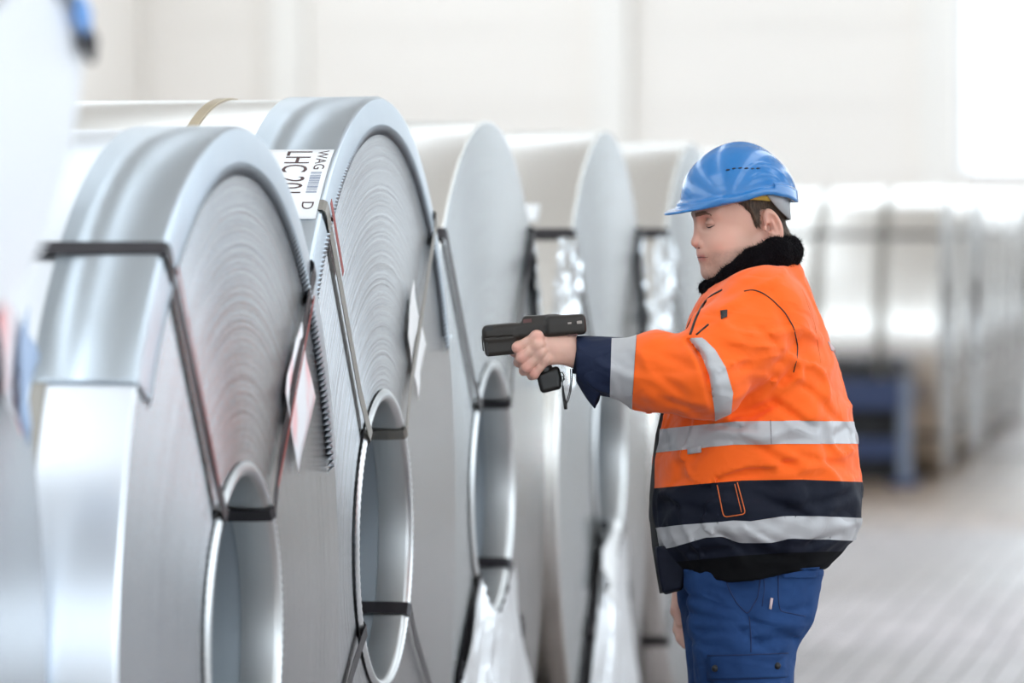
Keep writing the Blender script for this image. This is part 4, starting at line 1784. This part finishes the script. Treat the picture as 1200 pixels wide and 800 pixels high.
YH = -.222
def d_hand(p):
    x, y, z = p
    W0 = P(690, 416, YH)
    palm_c = P(650, 409, YH - .010)
    d = d_cap(p, P(735, 428, -.235), P(682, 415, YH), .036, .030)
    d = smin(d, d_box(p, P(654, 409, YH - .012), (.036, .014, .030), .012, Matrix.Rotation(R_(-6), 3, 'Y')), .022)
    d = smin(d, d_cap(p, P(676, 413, YH), P(640, 405, YH - .010), .027, .020), .015)
    fing = []
    # MCP, PIP, DIP, TIP as photo position + depth
    F_ = [((630, 395, -.030), (606, 407, -.026), (603, 412, .006), (616, 413, .018), .0112),
          ((631, 404, -.034), (611, 419, -.030), (608, 424, .003), (621, 424, .014), .0112),
          ((634, 413, -.031), (617, 430, -.027), (614, 434, .003), (627, 433, .013), .0106),
          ((640, 421, -.025), (626, 438, -.021), (623, 440, .003), (634, 439, .010), .0094)]
    for (a, b, c, e, r_) in F_:
        A, B, C_, E_ = [P(q[0], q[1], YH + q[2]) for q in (a, b, c, e)]
        ch = d_cap(p, A, B, r_ * 1.06, r_ * .97)
        ch = smin(ch, d_cap(p, B, C_, r_ * .97, r_ * .88), .006)
        ch = smin(ch, d_cap(p, C_, E_, r_ * .88, r_ * .78), .006)
        kn = d_ell(p, A + np.array([-.002, -.004, .002]), (r_ * 1.12, r_ * 1.05, r_ * 1.12))
        ch = smin(ch, kn, .008)
        fing.append(ch)
    ff_ = fing[0]
    for k in fing[1:]:
        ff_ = smin(ff_, k, .0022)
    d = smin(d, ff_, .0085)
    # thumb on the far side
    A, B, C_, E_ = P(664, 404, YH + .010), P(648, 399, YH + .034), P(630, 397, YH + .040), P(616, 399, YH + .036)
    th = smin(d_cap(p, A, B, .015, .0125), d_cap(p, B, C_, .0125, .0112), .008)
    th = smin(th, d_cap(p, C_, E_, .0112, .009), .006)
    d = smin(d, th, .012)
    # tendons and knuckle creases
    return d - .0007 * vnoise(x * 180, y * 180, z * 180)


hn = Soft(d_hand, P(590, 462, YH - .075), P(742, 378, -.15) + np.array([0, .0, 0]), .0021)


def d_hand2(p):
    """relaxed right hand hanging on the far side"""
    Y0_ = .20
    W0 = P(812, 640, Y0_ + .03)
    pal = P(803, 700, Y0_)
    d = d_cap(p, W0, P(806, 682, Y0_ + .01), .032, .026)
    d = smin(d, d_box(p, P(804, 702, Y0_), (.030, .014, .040), .012, Matrix.Rotation(R_(8), 3, 'Y')), .02)
    fs = None
    for k in range(4):
        bx_ = 796 + k * 6.2
        ln = [.9, 1.0, .96, .8][k]
        A = P(bx_, 718 + (2 if k in (0, 3) else 0), Y0_ - .002)
        B = A + np.array([-.004, -.010, -.034]) * ln
        C_ = B + np.array([.006, -.016, -.020]) * ln
        E_ = C_ + np.array([.010, -.006, -.014]) * ln
        c_ = smin(smin(d_cap(p, A, B, .0105, .0098), d_cap(p, B, C_, .0098, .009), .005), d_cap(p, C_, E_, .009, .008), .005)
        fs = c_ if fs is None else smin(fs, c_, .003)
    d = smin(d, fs, .008)
    A = P(797, 696, Y0_ - .006)
    th = smin(d_cap(p, A, A + np.array([-.008, -.016, -.030]), .0135, .0115), d_cap(p, A + np.array([-.008, -.016, -.030]), A + np.array([0, -.020, -.058]), .0115, .009), .006)
    return smin(d, th, .01)


hn2 = Soft(d_hand2, P(780, 772, .13), P(834, 632, .29), .0032)

# trunk and arms under the clothes, one surface with the neck
def d_trunk(p):
    x, y, z = p
    q = [x, np.abs(y), z]
    d = d_ell(p, P(885, 440, 0), (.13, .17, .20))
    d = smin(d, d_ell(p, P(885, 600, 0), (.15, .17, .22)), .08)
    d = smin(d, d_cap(p, h2p(-.040, 0, -.16), P(895, 380, 0), .055, .06), .05)
    d = smin(d, d_chain(p, [SH, EL, P(735, 428, -.235)], [.06, .045, .036], .02), .04)
    d = smin(d, d_chain(p, [SHf, ELf, P(812, 642, .23)], [.06, .045, .032], .02), .04)
    d = smin(d, d_chain(p, [P(885, 700, -.10), P(872, 960, -.11), P(880, 1185, -.11)], [.085, .055, .04], .03), .05)
    d = smin(d, d_chain(p, [P(880, 700, .10), P(862, 960, .11), P(872, 1185, .11)], [.085, .055, .04], .03), .05)
    return d
tk = Soft(d_trunk, (-.32, -.40, .05), (.20, .38, 1.66), .016)
pieces = [(headxf(s2V), s2T, skin_tone(s2V))]
def hand_tone(V, knuck):
    c = np.tile(np.array([[.74, .44, .345]]), (len(V), 1))
    for k in knuck:
        w = (.55 * np.exp(-((V - k) ** 2).sum(1) / .012 ** 2))[:, None]
        c = c * (1 - w) + np.array([[.72, .29, .23]]) * w
    c *= 1 + .14 * vnoise(V[:, 0] * 60, V[:, 1] * 60, V[:, 2] * 60)[:, None]
    return c
kn = [P(606, 407, YH - .036), P(611, 419, YH - .04), P(617, 430, YH - .037), P(626, 438, YH - .03), P(630, 394, YH - .04)]
pieces.append((hn.V, to_tris(hn.Q), hand_tone(hn.V, kn)))
pieces.append((hn2.V, to_tris(hn2.Q), hand_tone(hn2.V, [])))
pieces.append((tk.V, to_tris(tk.Q), np.tile(np.array([[.60, .335, .245]]), (len(tk.V), 1))))
off = 0
VV, TT, CC = [], [], []
for (v, t, c) in pieces:
    VV.append(v)
    TT.append(t + off)
    CC.append(c)
    off += len(v)
body = np_obj('body', np.concatenate(VV), np.concatenate(TT), M['skin'], person)
ca = body.data.color_attributes.new('tone', 'FLOAT_COLOR', 'POINT')
cc = np.ones((len(body.data.vertices), 4), dtype=F32)
cc[:, :3] = np.clip(np.concatenate(CC), 0, 1)
ca.data.foreach_set('color', cc.ravel())
body['label'] = 'bare skin of face, neck and hands'
hair = np_obj('hair', headxf(haV), haT, M['hair'], person)
hair['label'] = 'short brown hair'
brV = brV + vnormals(brV, brT) * .0009
np_obj('eyebrow', headxf(brV), brT, M['eyebrow'], person)
# lashes, mouth line and nostrils lie on the face
def face_f(s, z):
    j, k = (s - hy[0]) / hh, (z - hz[0]) / hh
    j0, k0 = int(j), int(k)
    a_, b_ = j - j0, k - k0
    c = Fh[:, j0, k0] * (1 - a_) * (1 - b_) + Fh[:, j0 + 1, k0] * a_ * (1 - b_) + Fh[:, j0, k0 + 1] * (1 - a_) * b_ + Fh[:, j0 + 1, k0 + 1] * a_ * b_
    w = np.nonzero(c < 0)[0][-1]
    return hx[w] + hh * c[w] / (c[w] - c[w + 1])


M['lash'] = mat('dark_lashes', (.020, .013, .010), .7)
M['mouth'] = mat('mouth_line', (.16, .045, .04), .6)
for sd in (1, -1):
    pts, rr = [], []
    for k in range(13):
        t = k / 12
        s = sd * (.0185 + .031 * t)
        z = .0195 - .0042 * math.sin(math.pi * t) - .0016 * t
        pts.append(Vector(h2p(face_f(s, z) + .0002, s, z)))
        rr.append(.0004 + .0013 * math.sin(math.pi * min(1, t * .9 + .1)))
    tube('eyelashes', pts, rr, M['lash'], person, 6)
    bm = bmesh.new()
    bmesh.ops.create_uvsphere(bm, u_segments=10, v_segments=6, radius=1)
    for v in bm.verts:
        q = v.co.copy()
        v.co = Vector(h2p(face_f(sd * .009, -.0255) - .0005 + q.x * .0035, sd * .0095 + q.y * .0030, -.0255 + q.z * .0014))
    bm_obj('nostril', bm, M['mouth'], person, True)
pts, rr = [], []
for k in range(21):
    t = k / 20 * 2 - 1
    s, z = t * .032, -.0450 - .0010 * t * t - .0006 * math.cos(t * 9)
    pts.append(Vector(h2p(face_f(s, z) + .0001, s, z)))
    rr.append(.0005 + .0008 * (1 - t * t))
tube('mouth_line', pts, rr, M['mouth'], person, 6)
# short hair strands
g6 = np.random.default_rng(4)
n_ = vnormals(haV, haT)
V, F = [], []
for i in g6.choice(len(haV), min(9000, len(haV)), replace=False):
    b0 = haV[i]
    if b0[2] > .075:
        continue
    n1 = n_[i] * .35 + np.array([-.45, 0, -.85]) + g6.normal(0, .18, 3)
    t_ = np.cross(n_[i], n1)
    t_ = t_ / (np.linalg.norm(t_) + 1e-9) * .00045
    tip = b0 + n1 * g6.uniform(.004, .009)
    k = len(V)
    V += [b0 - t_, b0 + t_, tip]
    F.append((k, k + 1, k + 2))
if V:
    tag(obj_from('hair_strands', headxf(np.array(V)), F, M['hair'], hair), kind='stuff')

# ---------------- helmet
def p_tilt(p, c, ang):
    return rot_y(p, c, ang)
HLC = h2p(.026, 0, .058)
HT = R_(-2.0)
def helm_local(g):
    # rotate person-frame grid into helmet frame: f forward, s near side, z up
    x, y, z = g[0] - HLC[0], g[1] - HLC[1], g[2] - HLC[2]
    f1 = -x * ct - y * st_
    s = x * st_ - y * ct
    a = R_(4.5)
    f = f1 * math.cos(a) - z * math.sin(a)
    z2 = f1 * math.sin(a) + z * math.cos(a)
    return [f, s, z2]
def helm_world(f, s, z):
    a = R_(4.5)
    f1 = f * math.cos(a) + z * math.sin(a)
    z2 = -f * math.sin(a) + z * math.cos(a)
    return np.array([HLC[0] - f1 * ct + s * st_, HLC[1] - f1 * st_ - s * ct, HLC[2] + z2])


def d_helmet(g):
    f, s, z = g
    a = np.abs(s)
    d = d_ell(g, (-.002, 0, -.002), (.121, .104, .1195))
    # raised crown plateau and side ribs
    d = smin(d, d_ell([f, a, z], (-.008, 0, .006), (.106, .052, .1155)), .005)
    d = smin(d, d_ell([f, a, z], (-.020, .0, -.004), (.108, .083, .108)), .003)
    for (rr_, ff0) in ((.070, .0), (.050, .0)):
        rib = np.abs(np.sqrt(((f + .028) / 1.0) ** 2 + ((z - .0) / 1.05) ** 2) - rr_) - .0016
        d = d - .0012 * np.clip(1 - np.abs(rib) / .003, 0, 1) * np.clip((-f + .0) / .01, 0, 1) * np.clip((z + .0) / .01, 0, 1)
    # base cut, higher at the ears
    base = -.002 + .012 * np.exp(-((f + .030) / .045) ** 2) - .010 * np.clip((-f - .085) / .03, 0, 1) - .006 * np.clip((f - .06) / .04, 0, 1)
    dome = smax(d, base - z, .003)
    # rim flare (rain gutter)
    e2 = (np.sqrt((f / .1265) ** 2 + (s / .1105) ** 2) - 1) * .115
    rim_t = np.where(f < -.05, .012, .007)
    rim = smax(e2, np.abs(z - base - rim_t) - rim_t, .003)
    dome = smin(dome, rim, .006)
    # peak
    pe = (np.sqrt(((f - .040) / .116) ** 2 + (s / .088) ** 2) - 1) * .09
    surf = base + .001 - np.clip(f - .09, 0, 1) * .16 + .9 * s * s * 0
    peak = smax(smax(pe, np.abs(z - surf - .002) - .0028, .002), .05 - f, .004)
    d = smin(dome, peak, .010)
    inner = d_ell(g, (-.002, 0, -.006), (.114, .098, .116))
    d = smax(d, -inner, .002)
    return d


hs = .0024
Fh2, hx2, hy2, hz2 = sample(d_helmet, (-.14, -.122, -.032), (.172, .122, .136), hs)
eV, eQ = surface_nets(Fh2, hx2, hy2, hz2)
helmet = np_obj('helmet', helm_world(eV[:, 0], eV[:, 1], eV[:, 2]).T, eQ, M['helmet'], person)
helmet['label'] = 'glossy blue safety helmet'


def helm_surf(f, z, side=1):
    i, k = int(round((f - hx2[0]) / hs)), int(round((z - hz2[0]) / hs))
    c = Fh2[i, :, k]
    w = np.nonzero(c < 0)[0]
    j = w[-1] if side > 0 else w[0]
    return hy2[j] + (hs * .5 if side > 0 else -hs * .5)


for side in (1, -1):
    for k in range(6):
        f0 = .041 - k * .0125
        z0 = .0665 + .002 * math.sin(k)
        s0 = helm_surf(f0, z0, side)
        bm = bmesh.new()
        bmesh.ops.create_uvsphere(bm, u_segments=12, v_segments=6, radius=1)
        for v in bm.verts:
            q = v.co
            v.co = Vector(helm_world(f0 + q.x * .0048 - q.z * .0006, s0 + q.y * .0016 - side * .0004 - side * q.z * .0009, z0 + q.z * .0016))
        bm_obj('vent_slot', bm, M['slot'], helmet, True)
# inner headband and rear strap
def band_strip(name, fz, side_r, th, material, parent):
    V, F = [], []
    n = len(fz)
    for (ang, zlo, zhi) in fz:
        for z_ in (zlo, zhi):
            r1, r2 = side_r
            V.append(helm_world(math.cos(ang) * r1 - .002, math.sin(ang) * r2, z_))
    for i in range(n - 1):
        F.append((2 * i, 2 * i + 1, 2 * i + 3, 2 * i + 2))
    o = obj_from(name, V, F, material, parent, True)
    md = o.modifiers.new('thickness', 'SOLIDIFY')
    md.thickness = th
    return o
fz = []
for k in range(25):
    ang = R_(108 + k * 6)
    t = abs(k - 12) / 12
    fz.append((ang, .010 - .058 * (1 - t ** 3.0), .024))
band_strip('harness', fz, (.104, .092), .003, M['helmet_grey'], helmet)
fz = [(R_(40 + k * 8), -.004 + .007 * math.sin(k / 9 * math.pi), .012) for k in range(10)]
band_strip('sweatband', fz, (.106, .088), .003, M['yellow'], helmet)
fz = [(R_(-40 - k * 8), .002, .012) for k in range(10)]
band_strip('sweatband', fz, (.106, .088), .003, M['yellow'], helmet)

# ---------------- trousers
def d_trousers(p):
    x, y, z = p
    py_ = PY_of(z, 0)
    def leg(Y, sx):
        lx = poly([(640, 800), (672, 798), (700, 800), (740, 806), (770, 810), (800, 812), (900, 815), (1000, 822), (1100, 832), (1185, 838)])
        rx = poly([(640, 958), (665, 962), (700, 955), (725, 948), (745, 935), (758, 930), (800, 927), (900, 918), (1000, 915), (1100, 918), (1185, 922)])
        a = (lx(py_) - 870) / 570 + sx
        b = (rx(py_) - 870) / 570 + sx
        wy_ = np.interp(py_, [640, 680, 760, 900, 1185], [.085, .090, .110, .10, .085])
        cx, hx_ = (a + b) / 2, (b - a) / 2
        k = (np.abs((x - cx) / hx_) ** 2.3 + np.abs((y - Y) / wy_) ** 2.3) ** (1 / 2.3)
        return (k - 1) * np.minimum(hx_, wy_) * .9
    d = smin(leg(-.115, 0), leg(.10, -.006), .02)
    w = vnoise(x * 8, y * 8 + 4, z * 8)
    d = d - .006 * vnoise(x * 14 + w * 3, y * 14, z * 24 + w * 5) - .0025 * vnoise(x * 40, y * 40, z * 55)
    for (a, b, c, e, am, wd) in [(805, 700, 850, 712, -.005, .007), (800, 720, 860, 728, -.005, .008), (820, 742, 880, 738, -.006, .008), (875, 725, 925, 745, -.005, .008),
                                 (885, 752, 930, 748, -.009, .008), (870, 740, 900, 760, -.006, .008), (905, 720, 945, 712, -.005, .008), (830, 690, 870, 700, -.004, .008),
                                 (812, 755, 850, 760, -.005, .007), (900, 735, 935, 730, .005, .010)]:
        A, B = P(a, b, -.2), P(c, e, -.2)
        ab = B[[0, 2]] - A[[0, 2]]
        tt = np.clip(((x - A[0]) * ab[0] + (z - A[2]) * ab[1]) / (ab @ ab), 0, 1)
        dd = (x - A[0] - tt * ab[0]) ** 2 + (z - A[2] - tt * ab[1]) ** 2
        d = d - am * np.exp(-dd / wd ** 2) * np.clip(-y * 12, 0, 1)
    d = np.maximum(d, z - P(0, 660)[2])
    d = np.maximum(d, .075 - z)
    return d


ts = Soft(d_trousers, (-.16, -.25, .06), (.20, .24, P(0, 640)[2]), .0075)
trousers = np_obj('trousers', ts.V, ts.Q, M['blue_cloth'], person)
trousers['label'] = 'blue work trousers'
seam('pocket_seam', [(848, 664), (852, 685), (862, 705), (876, 720), (888, 700), (893, 664)], .0011, 'blue_stitch', trousers, ts)
seam('side_seam', [(878, 722), (880, 745), (880, 764)], .0010, 'blue_stitch', trousers, ts)
seam('side_seam', [(894, 664), (896, 690), (893, 710)], .0008, 'blue_stitch', trousers, ts)
seam('back_pocket_seam', [(912, 672), (912, 700), (914, 716), (944, 722)], .0010, 'blue_stitch', trousers, ts)
patch_on('back_pocket_flap', [(913, 668), (960, 664), (957, 677), (917, 677)], 'blue_cloth', trousers, ts, 8, .004)
pf = patch_on('cargo_pocket', [(834, 793), (920, 793), (918, 860), (836, 860)], 'blue_cloth', trousers, ts, 10, .006)
pf = patch_on('cargo_pocket_flap', [(829, 768), (924, 765), (923, 793), (829, 796)], 'blue_cloth', trousers, ts, 12, .010)
seam('flap_seam', [(829, 768), (875, 767), (924, 765)], .0009, 'blue_stitch', trousers, ts, .013)
seam('flap_seam', [(829, 796), (875, 795), (922, 793)], .0012, 'blue_stitch', trousers, ts, .010)
for (bx_, by_) in ((838, 783), (911, 780)):
    q = ts.near(bx_, by_, .014)
    bm = bmesh.new()
    bmesh.ops.create_cone(bm, cap_ends=True, segments=18, radius1=.0075, radius2=.0065, depth=.004)
    bmesh.ops.bevel(bm, geom=list(bm.edges), offset=.0008, segments=2, affect='EDGES')
    bm.transform(Matrix.Translation(Vector(q)) @ Matrix.Rotation(math.pi / 2, 4, 'X'))
    bm_obj('snap_button', bm, M['black'], trousers, True)
patch_on('trouser_tag', [(903, 700), (906, 701), (904, 714), (901, 713)], 'pale_thing', trousers, ts, 2, .004)

# boots
for (Yb, X_) in ((-.115, P(880, 1200)[0]), (.10, P(874, 1200)[0])):
    bt = Soft(lambda p: smax(smin(smin(d_cap(p, (X_, Yb, .16), (X_ + .005, Yb, .05), .058, .050), d_cap(p, (X_ + .02, Yb, .048), (X_ - .15, Yb, .040), .046, .040), .04), d_ell(p, (X_ - .17, Yb, .042), (.055, .048, .042)), .03), .004 - p[2], .004),
              (X_ - .25, Yb - .08, -.01), (X_ + .10, Yb + .08, .22), .008)
    bo = np_obj('boot', bt.V, bt.Q, M['boot'], person)
    box_obj('boot_sole', (X_ - .225, X_ + .065, Yb - .048, Yb + .048, 0, .022), M['black_plastic'], bo, .008)

# ------------------------------------------------------------------ barcode scanner
scn = empty('barcode_scanner', MAN_LOC, YAW)
tag(scn, 'dark grey pistol-grip barcode scanner held out in the hand of the man', 'scanner')
YS = YH + .004
ang = R_(5.2)
RS = Matrix.Rotation(-ang, 3, 'Y')
def sx(px_, py_):
    return P(px_, py_, YS)
def seg_box(p, a, b, hz_, hy_, r_=.006):
    """box along a-b in the x-z plane"""
    a, b = np.array(a), np.array(b)
    d_ = b - a
    L_ = math.hypot(d_[0], d_[2])
    th = math.atan2(d_[2], d_[0])
    c = (a + b) / 2
    R = ((math.cos(th), 0, -math.sin(th)), (0, 1, 0), (math.sin(th), 0, math.cos(th)))
    x, y, z = p[0] - c[0], p[1] - c[1], p[2] - c[2]
    q = [x * math.cos(th) + z * math.sin(th), y, -x * math.sin(th) + z * math.cos(th)]
    return d_box(q, (0, 0, 0), (L_ / 2, hy_, hz_), r_)


def d_housing(p):
    # long upper body
    d = seg_box(p, sx(566, 391), sx(686, 381), .0165, .036, .010)
    # screen end block, thicker
    d = smin(d, seg_box(p, sx(640, 381.5), sx(686, 379), .0195, .038, .007), .006)
    d = smin(d, seg_box(p, sx(612, 381), sx(656, 379.5), .0190, .030, .008), .008)
    # scan head in front, deeper
    d = smin(d, seg_box(p, sx(567, 401), sx(605, 397), .029, .035, .009), .008)
    # neck towards the grip
    d = smin(d, seg_box(p, sx(600, 400), sx(632, 398), .018, .020, .008), .012)
    # longitudinal groove
    q = seg_box(p, sx(560, 396), sx(600, 393), .0011, .09, .0005)
    d = smax(d, -smax(q, -(np.abs(p[1] - YS) - .034), .001), .001)
    return d


hs_ = Soft(d_housing, P(558, 432, YS - .05), P(696, 362, YS + .05), .0021)
np_obj('housing', hs_.V, hs_.Q, M['dark_plastic'], scn)
grip = tube('grip', [Vector(sx(622, 400)), Vector(sx(630, 416)), Vector(sx(638, 432)), Vector(sx(644, 444))], [.017, .0165, .0165, .018], M['black_plastic'], scn, 20)
RC = Matrix.Rotation(R_(-14), 3, 'Y')
kb = Soft(lambda p: smin(d_box(p, sx(643.5, 446), (.0225, .0185, .0215), .009, RC), d_box(p, sx(648, 440), (.0165, .0165, .017), .008, RC), .004),
          P(620, 470, YS - .035), P(670, 422, YS + .035), .0020)
np_obj('grip_cap', kb.V, kb.Q, M['black_plastic'], scn)
tube('trigger', [Vector(sx(610, 404)), Vector(sx(611, 412)), Vector(sx(616, 418))], [.006, .006, .004], M['dark_plastic'], scn, 10)


def on_h(px_, py_, w, h, material, name, off=.0006):
    q = hs_.near(px_, py_, off)
    if q is None:
        q = P(px_, py_, YS - .035)
    bm = bmesh.new()
    box(bm, -w / 2, w / 2, -.0012, .0012, -h / 2, h / 2, bev=.0005)
    bm.transform(Matrix.Translation(Vector(q)) @ Matrix.Rotation(-ang, 4, 'Y'))
    return bm_obj(name, bm, material, scn)
M['lit_patch'] = mat('pale_contact_patch', (.42, .36, .32), .4)
M['sc_red'] = mat('brown_red_button', (.10, .035, .03), .4)
on_h(667.5, 378.5, .0075, .0035, M['lit_patch'], 'contact_pad')
on_h(679, 377.5, .0105, .006, M['lit_patch'], 'contact_pad')
on_h(618, 376, .017, .008, M['sc_red'], 'side_button')
on_h(671, 392.5, .020, .0035, M['sc_red'], 'rating_plate')
on_h(640, 384, .0018, .012, M['black_plastic'], 'panel_joint')
on_h(571, 409, .004, .028, M['black_plastic'], 'front_bumper')
on_h(573, 385, .016, .010, M['black_plastic'], 'front_bumper')
# lens window at the front of the head
bm = bmesh.new()
box(bm, -.0012, .0012, -.026, .026, -.016, .016, bev=.001)
bm.transform(Matrix.Translation(Vector(P(566, 402, YS)) + Vector((-.0005, 0, 0))) @ Matrix.Rotation(-ang, 4, 'Y'))
bm_obj('lens_window', bm, M['glassy'] if 'glassy' in M else M['black_plastic'], scn)
# keypad and screen on the top
bm = bmesh.new()
box(bm, -.030, .030, -.028, .028, -.001, .001, bev=.0005)
bm.transform(Matrix.Translation(Vector(P(600, 379.5, YS))) @ Matrix.Rotation(-ang, 4, 'Y'))
bm_obj('screen', bm, M['black_plastic'], scn)
# wrist lanyard
YL = YS - .012
def LP(a, b, dy=0):
    return Vector(P(a, b, YL + dy))
tube('lanyard_ring', [LP(655, 437), LP(659, 436, -.003), LP(661, 440, -.004), LP(660, 445, -.003), LP(656, 445), LP(653.5, 441)], .0012, M['black'], scn, 6, closed=True)
tube('lanyard_ring', [LP(657, 441), LP(660, 441), LP(661.5, 444), LP(659, 447), LP(656.5, 445)], .0012, M['black_plastic'], scn, 6, closed=True)
tube('lanyard_cord', [LP(671, 432), LP(670.5, 445), LP(669, 458), LP(666.5, 468), LP(663.5, 474)], .0011, M['black'], scn, 6)
tube('lanyard_cord', [LP(668.5, 432, .004), LP(669, 446, .004), LP(667.5, 458, .004), LP(664.5, 468, .003), LP(662, 474)], .0011, M['black'], scn, 6)
tube('lanyard_cord', [LP(659, 446), LP(659.5, 455), LP(660.5, 466), LP(661.5, 475)], .0011, M['black'], scn, 6)
tube('lanyard_clasp', [LP(659.5, 452), LP(660, 460), LP(661.5, 469), LP(662.5, 478)], [.0016, .0028, .0034, .0030], M['black'], scn, 10)
tube('lanyard_clasp', [LP(662.5, 470, -.002), LP(663, 479.5, -.002)], [.0034, .0034], M['black_plastic'], scn, 10)
